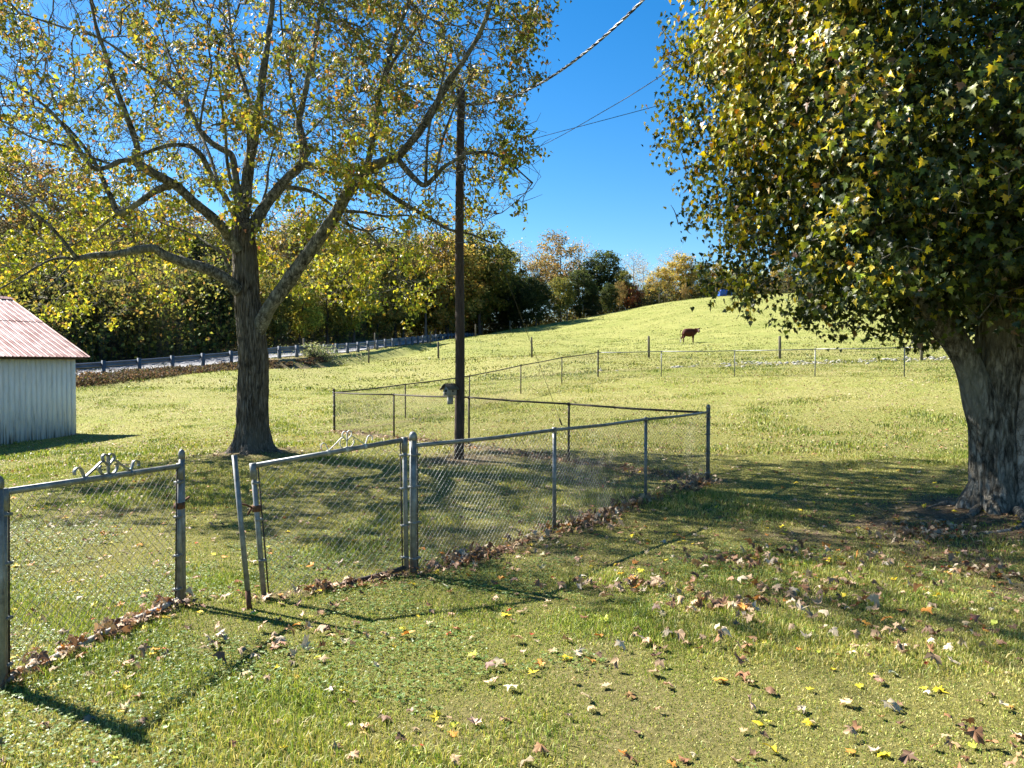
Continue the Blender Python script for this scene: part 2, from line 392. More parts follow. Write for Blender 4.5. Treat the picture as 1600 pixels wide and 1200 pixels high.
dm = np.maximum(dm, .35 * sstep(1.2, .4, np.abs(GY - (36.2 + .08 * GX))) * (GX > 0))
lawn = mesh_obj('lawn', np.stack([GX, GY, GZ], -1).reshape(-1, 3), [LF], M['lawn'], smooth=True,
                attrs={'thatch_shade': (.75 * sstep(30, 12, np.hypot(GX, GY))).ravel(), 'dirt': dm.ravel(), 'pasture': past.ravel()})
tag(lawn, 'mown green lawn rising into the pale pasture hill', 'ground', kind='structure')

# ------------------------------------------------------------------ road and guardrail
def strip(name, o0, o1, lift, mat, y0=0, nacross=5):
    V = []
    for k in range(nacross):
        o = o0 + (o1 - o0) * k / (nacross - 1)
        P = RS[:, :2] + RN * o
        V.append(np.c_[P, RS[:, 2] + .012 * max(o, 0) + lift])
    V = np.stack(V, 1); n = len(RS)
    i = np.arange(n * nacross).reshape(n, nacross)
    Fq = np.stack([i[:-1, 1:], i[:-1, :-1], i[1:, :-1], i[1:, 1:]], -1).reshape(-1, 4)
    return V.reshape(-1, 3), Fq
V, Fq = strip('road', .6, 7.6, .05, None)
tag(mesh_obj('road', V, [Fq], M['road'], smooth=True), 'pale grey road climbing behind the guardrail', 'road', kind='structure')
M['paint'] = noisy('road_paint', [(.3, (.6, .6, .58)), (.7, (.8, .8, .78))], 8, .7, bstr=0)
V, Fq = strip('edge', .95, 1.07, .054, None, nacross=2)
tag(mesh_obj('road_marking', V, [Fq], M['paint'], smooth=True), 'white edge line painted on the road', 'road marking', kind='structure')
gr = empty('guardrail', RS[60] * [1, 1, 1], 'long grey steel guardrail on posts along the road edge', 'guardrail')
arc = np.r_[0, np.cumsum(np.linalg.norm(np.diff(RS[:, :2], axis=0), axis=1))]
prof = [(-.0, .47), (-.07, .50), (-.07, .54), (-.0, .59), (-.0, .62), (-.07, .67), (-.07, .71), (-.0, .74)]
VV = np.stack([np.c_[RS[:, :2] + RN * (o - .06), RS[:, 2] + z] for o, z in prof], 1); npf = len(prof)
VV2 = np.stack([np.c_[RS[:, :2] + RN * (o - .055 + .012), RS[:, 2] + z] for o, z in prof], 1)
i = np.arange(len(RS) * npf).reshape(len(RS), npf)
fq = np.stack([i[:-1, :-1], i[:-1, 1:], i[1:, 1:], i[1:, :-1]], -1).reshape(-1, 4)
mesh_obj('rail_beam', np.concatenate([VV.reshape(-1, 3), VV2.reshape(-1, 3)]), [np.concatenate([fq, fq[:, ::-1] + len(RS) * npf])], M['rail'], gr)
for s in np.arange(6, arc[-1], 1.905):
    p = np.array([np.interp(s, arc, RS[:, k]) for k in range(3)]); n = np.array([np.interp(s, arc, RN[:, k]) for k in range(2)])
    ax = np.array([[n[0], n[1], 0], [-n[1], n[0], 0], [0, 0, 1]])
    MB().box(p + [-n[0] * .22, -n[1] * .22, .2], (.20, .15, 1.24), ax).obj('post', M['railpost'], gr)

# ------------------------------------------------------------------ branching trees
def colonize(P, par, A, D=.3, di=3.0, dk=.5, iters=80, rg=None, jit=.15, up=0.0):
    P = [np.asarray(p, float) for p in P]; par = list(par)
    A = np.asarray(A, float)
    Pn = np.array(P); best = np.full(len(A), 1e9); bi = np.zeros(len(A), int)
    for i in range(0, len(A), 2000):
        d = ((A[i:i + 2000, None] - Pn[None]) ** 2).sum(-1); bi[i:i + 2000] = d.argmin(1); best[i:i + 2000] = d.min(1)
    alive = best > dk * dk * .2
    nch = {}
    for it in range(iters):
        m = alive & (best < di * di)
        if not m.any(): break
        idx = np.where(m)[0]; acc = {}
        Pn = np.array(P)
        dv = unit(A[idx] - Pn[bi[idx]])
        S = np.zeros((len(P), 3)); np.add.at(S, bi[idx], dv)
        nodes = np.unique(bi[idx])
        nodes = np.array([n for n in nodes if nch.get(n, 0) < 3])
        if len(nodes) == 0: break
        dirs = unit(unit(S[nodes]) + rg.normal(0, jit, (len(nodes), 3)) + [0, 0, up])
        newp = Pn[nodes] + dirs * D
        base = len(P)
        for n, q in zip(nodes, newp):
            P.append(q); par.append(int(n)); nch[int(n)] = nch.get(int(n), 0) + 1
        for i in range(0, len(A), 4000):
            sl_ = slice(i, i + 4000)
            d = ((A[sl_][:, None] - newp[None]) ** 2).sum(-1); j = d.argmin(1); dd = d[np.arange(len(j)), j]
            up_ = dd < best[sl_]
            b = best[sl_]; b[up_] = dd[up_]; best[sl_] = b
            c = bi[sl_]; c[up_] = base + j[up_]; bi[sl_] = c
        alive &= best > dk * dk
    return np.array(P), np.array(par)

def pipe_radii(P, par, rt, e=2.4, nseed=0):
    n = len(P); s = np.zeros(n); ch = np.zeros(n, int)
    for i in range(n - 1, 0, -1):
        v = s[i] if ch[i] else rt ** e
        s[i] = v
        if par[i] >= 0: s[par[i]] += v; ch[par[i]] += 1
    if s[0] == 0: s[0] = rt ** e
    return s ** (1 / e), ch

def seg_tubes(P, par, r, sel, n=4):
    """a truncated cone for every selected node towards its parent"""
    k = np.asarray(sel); a = P[par[k]]; b = P[k]; ra = np.minimum(r[par[k]], r[k] * 1.5); rb = r[k]
    T = unit(b - a); up = np.where(np.abs(T[:, 2:3]) < .9, [[0, 0, 1.]], [[1., 0, 0]])
    N = unit(np.cross(up, T)); B = np.cross(T, N)
    a2 = a - T * ra[:, None] * .3
    ang = np.linspace(0, 2 * math.pi, n, endpoint=False)
    ring = np.cos(ang)[None, :, None] * N[:, None] + np.sin(ang)[None, :, None] * B[:, None]
    V = np.stack([a2[:, None] + ring * ra[:, None, None], b[:, None] + ring * rb[:, None, None]], 1)   # m,2,n,3
    m = len(k); base = (np.arange(m) * 2 * n)[:, None]; j = np.arange(n)[None]; jj = (j + 1) % n
    Fq = np.stack([base + j, base + jj, base + n + jj, base + n + j], -1).reshape(-1, 4)
    return V.reshape(-1, 3), Fq

MAPLE = np.array([(0, 0), (.13, .04), (.44, -.04), (.36, .13), (.58, .34), (.27, .36), (.33, .60), (.16, .58), (0, 1.0),
                  (-.16, .58), (-.33, .60), (-.27, .36), (-.58, .34), (-.36, .13), (-.44, -.04), (-.13, .04), (0, .32)])
MAPLE_T = np.array([[16, i, (i + 1) % 16] for i in range(16)])
SMALL = np.array([(0, 0), (.42, .1), (.3, .45), (0, 1.0), (-.3, .45), (-.42, .1), (0, .3)]); SMALL_T = np.array([[6, i, (i + 1) % 6] for i in range(6)])
TINY = np.array([(0, 0), (.38, .45), (0, 1.0), (-.38, .45)]); TINY_T = np.array([[0, 1, 2], [0, 2, 3]])
def leaves(tmpl, tris, pos, dirv, nrm, size, col, fold=.25, curl=.3, rg=rng, rough=.0):
    n = len(pos); Y = unit(dirv); Z = unit(nrm - Y * (nrm * Y).sum(1)[:, None]); X = np.cross(Y, Z)
    x, y = tmpl[:, 0][None], tmpl[:, 1][None]
    fo = rg.normal(fold, abs(fold) * .6 + .03, (n, 1)); cu = rg.normal(curl, abs(curl) * .7 + .03, (n, 1))
    z = np.abs(x) * fo - cu * y * y * .6 + rg.normal(0, 1, (n, len(tmpl))) * rough
    V = pos[:, None] + size[:, None, None] * (x[..., None] * X[:, None] + y[..., None] * Y[:, None] + z[..., None] * Z[:, None])
    k = len(tmpl)
    T = (tris[None] + (np.arange(n) * k)[:, None, None]).reshape(-1, 3)
    return V.reshape(-1, 3), T, np.repeat(col, k, axis=0)

def pick(pal, n, rg, var=.18, w=None):
    pal = np.array(pal, float); w = None if w is None else np.array(w) / np.sum(w)
    c = pal[rg.choice(len(pal), n, p=w)]
    return np.clip(c * (1 + rg.normal(0, var, (n, 1))) * (1 + rg.normal(0, var * .35, (n, 3))), .003, .9)

# ------------------------------------------------------------------ shed
def paint_wood():
    m, nt, b, out = new_mat('weathered_white_boards')
    v = coords(nt, (4, 4, .5)); n = noise_node(nt, 3, 7, .7, v)
    v2 = coords(nt, (9, 9, .35)); n2 = noise_node(nt, 2.2, 4, .6, v2)
    r = ramp(nt, n.outputs[0], [(.26, (.34, .36, .38)), (.42, (.56, .60, .65)), (.7, (.68, .73, .79))])
    sep = nt.nodes.new('ShaderNodeSeparateXYZ'); tc = nt.nodes.new('ShaderNodeTexCoord'); nt.links.new(tc.outputs['Object'], sep.inputs[0])
    mr = nt.nodes.new('ShaderNodeMapRange'); mr.inputs[1].default_value = 1.4; mr.inputs[2].default_value = .1; mr.inputs[3].default_value = 0; mr.inputs[4].default_value = .30
    nt.links.new(sep.outputs[2], mr.inputs[0])
    ad = nt.nodes.new('ShaderNodeMath'); ad.operation = 'ADD'; nt.links.new(mr.outputs[0], ad.inputs[0]); nt.links.new(n2.outputs[0], ad.inputs[1])
    s = ramp(nt, ad.outputs[0], [(.70, (0, 0, 0)), (.84, (.9, .9, .9))])
    c = mixc(nt, s.outputs[0], r.outputs[0], (.10, .105, .085))
    nt.links.new(c, b.inputs['Base Color']); b.inputs['Roughness'].default_value = .8
    bump(nt, b, n.outputs[0], .3, .004); return m
def roof_metal():
    m, nt, b, out = new_mat('red_rusted_roofing')
    v = coords(nt, (1.2, 1.2, 1.2)); n = noise_node(nt, 1.6, 7, .7, v, .4)
    r = ramp(nt, n.outputs[0], [(.30, (.20, .075, .05)), (.44, (.32, .155, .12)), (.57, (.44, .29, .245)), (.74, (.60, .49, .44))])
    nt.links.new(r.outputs[0], b.inputs['Base Color']); b.inputs['Roughness'].default_value = .5; b.inputs['Metallic'].default_value = .15
    return m
M['boards'] = paint_wood(); M['roof'] = roof_metal()
M['darkwood'] = noisy('dark_fascia', [(.3, (.02, .015, .012)), (.7, (.07, .05, .04))], 6, .9, bstr=.2)
C0 = np.array([-13.42, 23.6]); E1 = np.array([-.5, -.866]); NO = np.array([.866, -.5]); E2 = -NO
def S(t, w, z): p = C0 + E1 * t + E2 * w; return np.array([p[0], p[1], z])
zb = -.78
shed = empty('shed', (C0[0], C0[1], zb), 'white board shed with a rusty red corrugated roof at the left edge', 'shed')
SL, SW, ZT = 6.2, 8.6, 1.93
pitch = 2.04 / 4.62
def board_wall(name, p0, d, L, out, topf):
    mb = MB(); x = 0; w = .152
    ax = np.array([[d[0], d[1], 0], [out[0], out[1], 0], [0, 0, 1]])
    while x < L - .02:
        ww = min(w + random.uniform(-.012, .012), L - x); zt = topf(x + ww / 2); z0 = zb + random.uniform(0, .05)
        c = p0 + d * (x + ww / 2) + out * random.uniform(0, .006)
        mb.box((c[0], c[1], (z0 + zt) / 2), (ww - .009, .022, zt - z0), ax); x += ww
    o = mb.obj(name, M['boards'], shed)
    b = MB(); c = p0 + d * L / 2 - out * .03
    if name == 'gable_wall':
        pass
    b.box((c[0], c[1], (zb + topf(L / 2 if name != 'gable_wall' else .1)) / 2 - .03), (L - .05, .02, topf(.1) - zb - .06), ax)
    b.obj('dark_backing', M['darkwood'], shed)  # dark sheet added behind the boards so their gaps read as shade
board_wall('front_wall', C0, E1, SL, NO, lambda x: ZT)
board_wall('gable_wall', C0, E2, SW, -E1, lambda x: ZT + .04 + pitch * min(x, SW - x))
board_wall('rear_wall', C0 + E2 * SW, E1, SL, E2, lambda x: ZT)
board_wall('far_gable_wall', C0 + E1 * SL, E2, SW, E1, lambda x: ZT + .04 + pitch * min(x, SW - x))
def roof_sheet(w0, w1, lift, sgn=1):
    n = 34 * 12; ts = np.linspace(-.32, SL + .32, n)
    ph = (ts % .205) / .205
    hgt = .022 * np.exp(-((ph - .5) / .10) ** 2) + .007 * np.exp(-((ph - .0) / .08) ** 2) + .007 * np.exp(-((ph - 1.) / .08) ** 2)
    V = []
    for w in (w0, w1):
        ww = w if sgn > 0 else SW - w
        z = 2.0 + pitch * (w + .02)
        V.append(np.stack([S(t, ww, z + h + lift) for t, h in zip(ts, hgt)]))
    k = np.arange(n - 1)
    Fq = np.stack([k, k + 1, k + n + 1, k + n], -1)
    return np.concatenate(V), Fq
mb = MB()
for sg in (1, -1):
    for a, b_, l in ((-.28, 2.45, 0), (2.30, 4.3, .012)):
        V, Fq = roof_sheet(a, b_, l, sg); mb.add(V, [Fq]); mb.add(V - [0, 0, .004], [Fq[:, ::-1]])
roof = mb.obj('roof', M['roof'], shed)
mb = MB()
for sg in (1, -1):
    a = [S(-.34, SW / 2, 2.0 + pitch * 4.32 + .05), S(SL + .34, SW / 2, 2.0 + pitch * 4.32 + .05), S(SL + .34, SW / 2 - sg * .22, 2.0 + pitch * 4.1 + .045), S(-.34, SW / 2 - sg * .22, 2.0 + pitch * 4.1 + .045)]
    mb.add(np.array(a), [np.array([0, 1, 2, 3])])
mb.obj('ridge_cap', M['roof'], roof)
axw = np.array([[E1[0], E1[1], 0], [E2[0], E2[1], 0], [0, 0, 1]])
for w in (-.2, SW + .2):
    MB().box(S(SL / 2, w, 1.86), (SL + .5, .03, .10), axw).obj('fascia_board', M['darkwood'], shed)
for t in (-.24, SL + .24):
    for sg in (1, -1):
        a = S(t, -.2 if sg > 0 else SW + .2, 1.90); b_ = S(t, SW / 2, 1.95 + pitch * SW / 2)
        MB().tube([a, b_], .035, 4).obj('rake_board', M['darkwood'], shed)

# ------------------------------------------------------------------ chain-link
def chain_panel(bA, bB, tA, tB, w=.03, r=.0015, nsides=3):
    bA, bB, tA, tB = [np.asarray(p, float) for p in (bA, bB, tA, tB)]
    L = np.linalg.norm(bB - bA); Hh = (np.linalg.norm(tA - bA) + np.linalg.norm(tB - bB)) / 2
    nw = max(1, int(round(L / w))); nz = max(2, int(round(Hh / w)))
    nn = np.cross(bB - bA, tA - bA); nn /= np.linalg.norm(nn)
    k = np.arange(nz + 1)
    A_, B_ = [], []
    for i in range(nw):
        zig = ((k + i) % 2)
        u = np.clip((i + zig) / nw, 0, 1)[:, None]; v = (k / nz)[:, None]
        P = (bA * (1 - u) + bB * u) * (1 - v) + (tA * (1 - u) + tB * u) * v
        up = (zig[:-1] == 0)[:, None]              # this leg runs "/" : in front
        off = np.where(up, 1, -1) * .0028 * nn
        A_.append(P[:-1] + off); B_.append(P[1:] + off)
    a, b = np.concatenate(A_), np.concatenate(B_)
    T = unit(b - a); N = unit(np.cross(T, nn)); Bn = np.cross(T, N)
    ang = np.linspace(0, 2 * math.pi, nsides, endpoint=False)
    ring = np.cos(ang)[None, :, None] * N[:, None] + np.sin(ang)[None, :, None] * Bn[:, None]
    V = np.stack([a[:, None] + ring * r, b[:, None] + ring * r], 1)
    m = len(a); base = (np.arange(m) * 2 * nsides)[:, None]; j = np.arange(nsides)[None]; jj = (j + 1) % nsides
    return V.reshape(-1, 3), np.stack([base + j, base + jj, base + nsides + jj, base + nsides + j], -1).reshape(-1, 4)

def capped_post(x, y, h, r, mat, parent, name='post', lean=(0, 0), cap=True):
    z = H1(x, y); mb = MB()
    p0 = np.array([x, y, z - .15]); p1 = np.array([x + lean[0], y + lean[1], z + h])
    mb.tube([p0, p0 * .5 + p1 * .5, p1], r, 12)
    o = mb.obj(name, mat, parent, smooth=False)
    if cap:
        a = np.linspace(0, math.pi / 2, 5)
        pts = [p1 + [0, 0, -.045]] + [p1 + [0, 0, -.012 + .04 * math.sin(t)] for t in a]
        MB().tube(pts, [r * 1.16] + [r * 1.16 * max(math.cos(t), .12) for t in a], 12).obj('cap', mat, o, smooth=True)
    return o, p1

def fence(label, posts, h=1.05, rr=.018, pr=.021, term=(), w=.031, wr=.00145, over=.0, group=None, mats=('galv', 'wire'), skip_first=False, skip_last=False, term_h=.09):
    pts = [np.array(p, float) for p in posts]
    root = empty('chain_link_fence', (pts[0][0], pts[0][1], H1(*pts[0])), label, 'fence', group)
    tops = []
    n = len(pts)
    for i, p in enumerate(pts):
        z = H1(*p); tops.append(np.array([p[0], p[1], z + h]))
        t = i in term
        if (i == 0 and skip_first) or (i == n - 1 and skip_last): continue
        capped_post(p[0], p[1], h + (term_h if t else -.01), .030 if t else pr, M[mats[0]], root, 'terminal_post' if t else 'line_post', cap=t)
    mb = MB()
    for a, b in zip(tops[:-1], tops[1:]):
        s = np.array([0, 0, -.012]); mb.tube([a, (a + b) / 2 + s, b], rr, 10)
    for i, p in enumerate(tops):
        mb.tube([p - (tops[min(i + 1, n - 1)] - tops[max(i - 1, 0)]) * 0 + [0, 0, -.03], p + [0, 0, .028]], pr * 1.25, 8) if i not in term else None
    mb.obj('top_rail', M[mats[0]], root, smooth=True)
    V, Fq, o = [], [], 0
    for i, (a, b) in enumerate(zip(pts[:-1], pts[1:])):
        za, zb_ = H1(*a), H1(*b)
        v, f = chain_panel([a[0], a[1], za + .02], [b[0], b[1], zb_ + .02], [a[0], a[1], za + h + over], [b[0], b[1], zb_ + h + over], w, wr)
        V.append(v); Fq.append(f + o); o += len(v)
    mesh_obj('chain_link_mesh', np.concatenate(V), [np.concatenate(Fq)], M[mats[1]], root)
    for i in term:                                     # tension bar + bands beside each terminal post
        for j in (i - 1, i + 1):
            if 0 <= j < n:
                d = unit(pts[j] - pts[i]); q = pts[i] + d * .052; z = H1(*pts[i])
                MB().tube([[q[0], q[1], z + .04], [q[0], q[1], z + h - .02]], .0065, 6).obj('tension_bar', M['wire_old'], root)
                for k in (.12, .4, .68, .93):
                    m2 = MB()
                    c = pts[i] + d * .014
                    m2.box((c[0], c[1], z + h * k), (.085, .068, .016), np.array([[d[0], d[1], 0], [-d[1], d[0], 0], [0, 0, 1]]))
                    m2.obj('tension_band', M['galv'], root)
    return root

def lerp(a, b, t): return np.asarray(a) * (1 - t) + np.asarray(b) * t
near_posts = [NB, (.45, 8.13), (1.74, 9.97), CR]
fence('nearest grey chain-link fence run from the gate post to the tall corner post', near_posts, term=(0, 3), h=1.06)
back_posts = [CR, lerp(CR, LC, .253), lerp(CR, LC, .503), lerp(CR, LC, .75), LC]
fence('chain-link fence run crossing behind the utility pole to the left corner post', back_posts, term=(4,), h=1.05, over=.03, skip_first=True, mats=('darkpipe', 'wire_old'))
far_posts = [LC, (-3.35, 24.1), (-1.45, 26.2), (.33, 28.6), (2.0, 30.8), FC]
fence('chain-link fence run climbing from the left corner post to the upper corner of the yard', far_posts, term=(5,), h=1.05, w=.045, wr=.002, skip_first=True, mats=('darkpipe', 'wire_old'))
fence('farthest chain-link fence run along the top of the yard below the pasture', RF, h=1.05, w=.045, wr=.002, skip_first=True, mats=('galv', 'wire_old'))

# ------------------------------------------------------------------ gates
def ribbon(mb, pts, O, u, n, width=.022, t=.006):
    """flat strap following a 2-D curve (along gate, up)"""
    P = spline(pts, len(pts) * 6); W = O[None] + P[:, :1] * u[None] + P[:, 1:2] * np.array([[0, 0, 1.]])
    T = unit(np.gradient(P, axis=0)); Q = np.c_[-T[:, 1], T[:, 0]]; Qw = Q[:, :1] * u[None] + Q[:, 1:2] * np.array([[0, 0, 1.]])
    V = np.stack([W + Qw * t / 2 + n * width / 2, W + Qw * t / 2 - n * width / 2, W - Qw * t / 2 - n * width / 2, W - Qw * t / 2 + n * width / 2], 1).reshape(-1, 3)
    k = len(P); i = np.arange(k - 1)[:, None] * 4; j = np.arange(4)[None]; jj = (j + 1) % 4
    mb.add(V, [np.stack([i + j, i + jj, i + 4 + jj, i + 4 + j], -1).reshape(-1, 4)])
def circ(cx, cy, r, a0, a1, n=7): return [(cx + r * math.cos(R(a)), cy + r * math.sin(R(a))) for a in np.linspace(a0, a1, n)]

def gate(label, TL, TR, BL, BR, ctr, scl, bottom_mat, latch_side=1, mw=.031, mm='wire'):
    TL, TR, BL, BR = [np.asarray(p, float) for p in (TL, TR, BL, BR)]
    root = empty('walk_gate', (BL + BR) / 2, label, 'gate', 'scroll-topped gate leaves')
    mb = MB(); mb.tube([TL, TR], .019, 12); mb.obj('top_rail', M['galv'], root, smooth=True)
    for a, b in ((TL, BL), (TR, BR)):
        e = unit(b - a) * .03
        MB().tube([a - e * .3, b + e], .0195, 12).obj('upright', M['galv'], root, smooth=True)
        m2 = MB(); m2.tube([a + [0, 0, .02], a + unit(b - a) * .10], .026, 10); m2.obj('corner_fitting', M['galv'], root)
    s = np.linspace(0, 1, 8)[:, None]
    bot = BL * (1 - s) + BR * s; bot[1:-1, 2] -= .004 * np.sin(s[1:-1, 0] * 9)
    MB().tube(bot, .019, 12).obj('bottom_rail', bottom_mat, root, smooth=True)
    d = unit(TR - TL); dd = (TR - TL)
    q = .036 / np.linalg.norm(dd)
    a1, b1, a2, b2 = lerp(BL, BR, q), lerp(TL, TR, q), lerp(BL, BR, 1 - q), lerp(TL, TR, 1 - q)
    V, Fq = chain_panel(a1, a2, b1, b2, mw, .0016)
    mesh_obj('chain_link_mesh', V, [Fq], M[mm], root)
    for a, b in ((a1, b1), (a2, b2)):
        MB().tube([a + [0, 0, .01], b - [0, 0, .01]], .006, 6).obj('tension_bar', M['darkpipe'], root)
    m2 = MB(); hv = np.array([d[0], d[1], 0]) / np.hypot(d[0], d[1]); ax = np.array([hv, [-hv[1], hv[0], 0], [0, 0, 1]])
    for (B_, T_, sg) in ((BL, TL, 1), (BR, TR, -1)):
        for k in (.08, .33, .62, .88): MB().box(lerp(B_, T_, k) + hv * .012 * sg, (.058, .046, .016), ax).obj('tension_band', M['galv'], root)
    O = lerp(TL, TR, ctr) + [0, 0, .018]; n = np.array([-d[1], d[0], 0]); n /= np.linalg.norm(n)
    u = d * scl
    orn = MB()
    ribbon(orn, [(0, -.005), (0, .05), (.002, .085)], O, u, n)
    for sg in (1, -1):
        f = lambda P: [(sg * x, y) for x, y in P]
        ribbon(orn, f([(0, .07)] + circ(.024, .105, .024, 200, -60, 7)), O, u, n)
        ribbon(orn, f([(.004, .055), (.03, .078), (.055, .082), (.10, .052), (.185, -.003)]), O, u, n)
        ribbon(orn, f([(.185, -.003), (.20, .03)] + circ(.232, .036, .028, 170, -30, 6)), O, u, n)
        ribbon(orn, f([(.0, .004), (.04, .0), (.065, .02), (.072, .045), (.062, .06)]), O, u, n)
    for x in (-.185, 0, .185):
        c = O + u * x - [0, 0, .018]; orn.tube([c - d * .012, c + d * .012], .0225, 10)
    orn.obj('scroll_ornament', M['whitepipe'] if latch_side < 0 else M['galv'], root)
    # fork latch
    S_, e = (TL, BL) if latch_side < 0 else (TR, BR)
    c = lerp(S_, e, .30); lt = MB(); sg = -1 if latch_side < 0 else 1
    lt.box(c, (.06, .055, .045), ax); lt.tube([c + hv * sg * .02, c + hv * sg * .07 + [0, 0, .03], c + hv * sg * .12 + [0, 0, .045]], .009, 6)
    lt.tube([c + hv * sg * .03 + ax[1] * .03, c + hv * sg * .06 + ax[1] * .03 + [0, 0, -.05]], .008, 6)
    lt.obj('latch', M['rust'], root)
    return root
gate('left gate leaf with scroll top and pale bottom pipe among dead leaves, nearest the camera',
     at(5, 769, 4.15), at(281, 728, 5.66), at(6, 1064, 4.15), at(279, 936, 5.60), .52, 1.12, M['whitepipe'], 1, .037, 'wire_old')
gate('right gate leaf with scroll top and dark bottom pipe, sagging beside the leaning pole',
     at(395, 728, 5.72), at(632, 687, 6.26), at(414, 948, 5.72), at(635, 886, 6.26), .60, .80, M['darkpipe'], -1)
# posts of the gates
p = at(1, 1075, 4.10)
gp = empty('gate_post', (p[0], p[1], H1(p[0], p[1])), 'capped grey gate post cut by the left edge of the picture', 'post')
capped_post(p[0], p[1], 1.13, .028, M['galv'], gp, 'shaft')
p = at(283, 950, 5.68)
gp = empty('gate_post', (p[0], p[1], H1(p[0], p[1])), 'capped slim post at the far end of the left gate leaf', 'post')
capped_post(p[0] + .012, p[1] + .01, 1.12, .0215, M['galv'], gp, 'shaft')
a, b = at(391, 964, 5.46), at(366, 711, 5.52)
gp = empty('leaning_pole', a, 'leaning open-topped grey pole with rusty foot in the gateway', 'pole')
a[2] = H1(a[0], a[1]) - .05
MB().tube([lerp(a, b, t) for t in (.16, .5, 1)], .019, 12).obj('shaft', M['galv'], gp, smooth=True)
MB().tube([lerp(a, b, 0), lerp(a, b, .16)], .0192, 12).obj('rusty_foot', M['rust'], gp, smooth=True)

# ------------------------------------------------------------------ utility pole, cables, birdhouse
Yp = 14.3
b0 = at(717, 722, Yp); t0 = at(720, 140, Yp)
pole = empty('utility_pole', b0, 'dark wooden utility pole with birdhouse on its side and cable from its top', 'utility pole')
s = np.linspace(0, 1, 24)[:, None]; P = b0 * (1 - s) + t0 * s; P[0, 2] -= .3
P[:, 0] += .012 * np.sin(s[:, 0] * 7)
MB().tube(P, .094 - .022 * s[:, 0], 16).obj('shaft', M['pole'], pole, smooth=True)
c = at(725, 262, Yp - .12); MB().box(c, (.08, .06, .11)).obj('junction_box', M['greywood'], pole)
mb = MB()
for py in (162, 246): q = at(720, py, Yp); MB().tube([q - [.1, .0, 0], q - [0, .09, 0], q + [.1, -.02, 0]], .008, 6).obj('clamp', M['wire'], pole)
def cable(name, label, pts, r, mat, twist=0, cat='cable'):
    P = spline(pts, 160)
    if not twist:
        o = MB().tube(P, r, 6).obj(name, mat, None, smooth=True)
    else:
        mb = MB(); T, N, B = frames(P); L = np.r_[0, np.cumsum(np.linalg.norm(np.diff(P, axis=0), axis=1))]
        s2 = np.linspace(0, L[-1], 900)
        PP, NN, BB = [np.stack([np.interp(s2, L, A[:, k]) for k in range(3)], 1) for A in (P, N, B)]
        for k in range(3):
            a = s2 / twist * 2 * math.pi + k * 2 * math.pi / 3
            mb.tube(PP + (np.cos(a)[:, None] * NN + np.sin(a)[:, None] * BB) * r * .75, r * .62, 5, col=(.42, .42, .43) if k == 0 else (.03, .03, .035))
        o = mb.obj(name, mat, None, smooth=True, usecol=True)
    tag(o, label, cat); return o
def col_mat(name, rough=.5, metal=0):
    m, nt, b, out = new_mat(name); a = nt.nodes.new('ShaderNodeAttribute'); a.attribute_name = 'col'
    n = noise_node(nt, 20, 4, .6, coords(nt)); rr = ramp(nt, n.outputs[0], [(.3, (.75, .75, .75)), (.7, (1.1, 1.1, 1.1))])
    c = mixc(nt, 1.0, a.outputs['Color'], rr.outputs[0], 'MULTIPLY'); nt.links.new(c, b.inputs['Base Color'])
    b.inputs['Roughness'].default_value = rough; b.inputs['Metallic'].default_value = metal; return m
M['triplex'] = col_mat('twisted_cable', .45)
ts = np.linspace(0, .80, 14)
cable('service_cable', 'thick twisted service cable sweeping from the pole top over the yard',
      [(-.92 + 6.42 * t, 14.2 - 15.2 * t, 6.44 - 5.9 * t + 10.4 * t * t) for t in ts], .014, M['triplex'], twist=.42)
cable('overhead_wire', 'thin dark wire running from the pole into the right maple crown', [at(722, 247, Yp), at(825, 219, 13.6), at(1065, 155, 12.2), at(1250, 100, 11.2)], .005, M['blackcable'])
cable('overhead_wire', 'thin dark wire crossing in front of the right maple crown', [at(722, 262, Yp), at(830, 234, 12.4), at(950, 170, 9.6), at(1060, 100, 7.4), at(1165, 20, 5.9), at(1260, -60, 5.0)], .0042, M['blackcable'])
gx_, gy_ = at(878, 668, 21)[:2]; ga = np.array([gx_, gy_, H1(gx_, gy_)])
gw = empty('guy_wire', ga, 'thin slanting guy wire from the utility pole to its dark ground anchor', 'guy wire')
gt = at(722, 252, Yp)
MB().tube([gt, ga + [0, 0, .02]], .0055, 6).obj('wire', M['blackcable'], gw)
MB().tube([lerp(ga, gt, .0), lerp(ga, gt, .035)], .022, 8).obj('anchor_sleeve', M['blackcable'], gw)
# birdhouse: gabled box facing the camera-left, mounted on a bracket
bc = at(703, 611, Yp - .16)
bh = empty('birdhouse', bc, 'small weathered grey birdhouse with pitched roof fixed to the utility pole', 'birdhouse')
ang = R(-52); ux = np.array([math.cos(ang), -math.sin(ang), 0]); uy = np.array([math.sin(ang), math.cos(ang), 0]); ax = np.array([ux, uy, [0, 0, 1]])
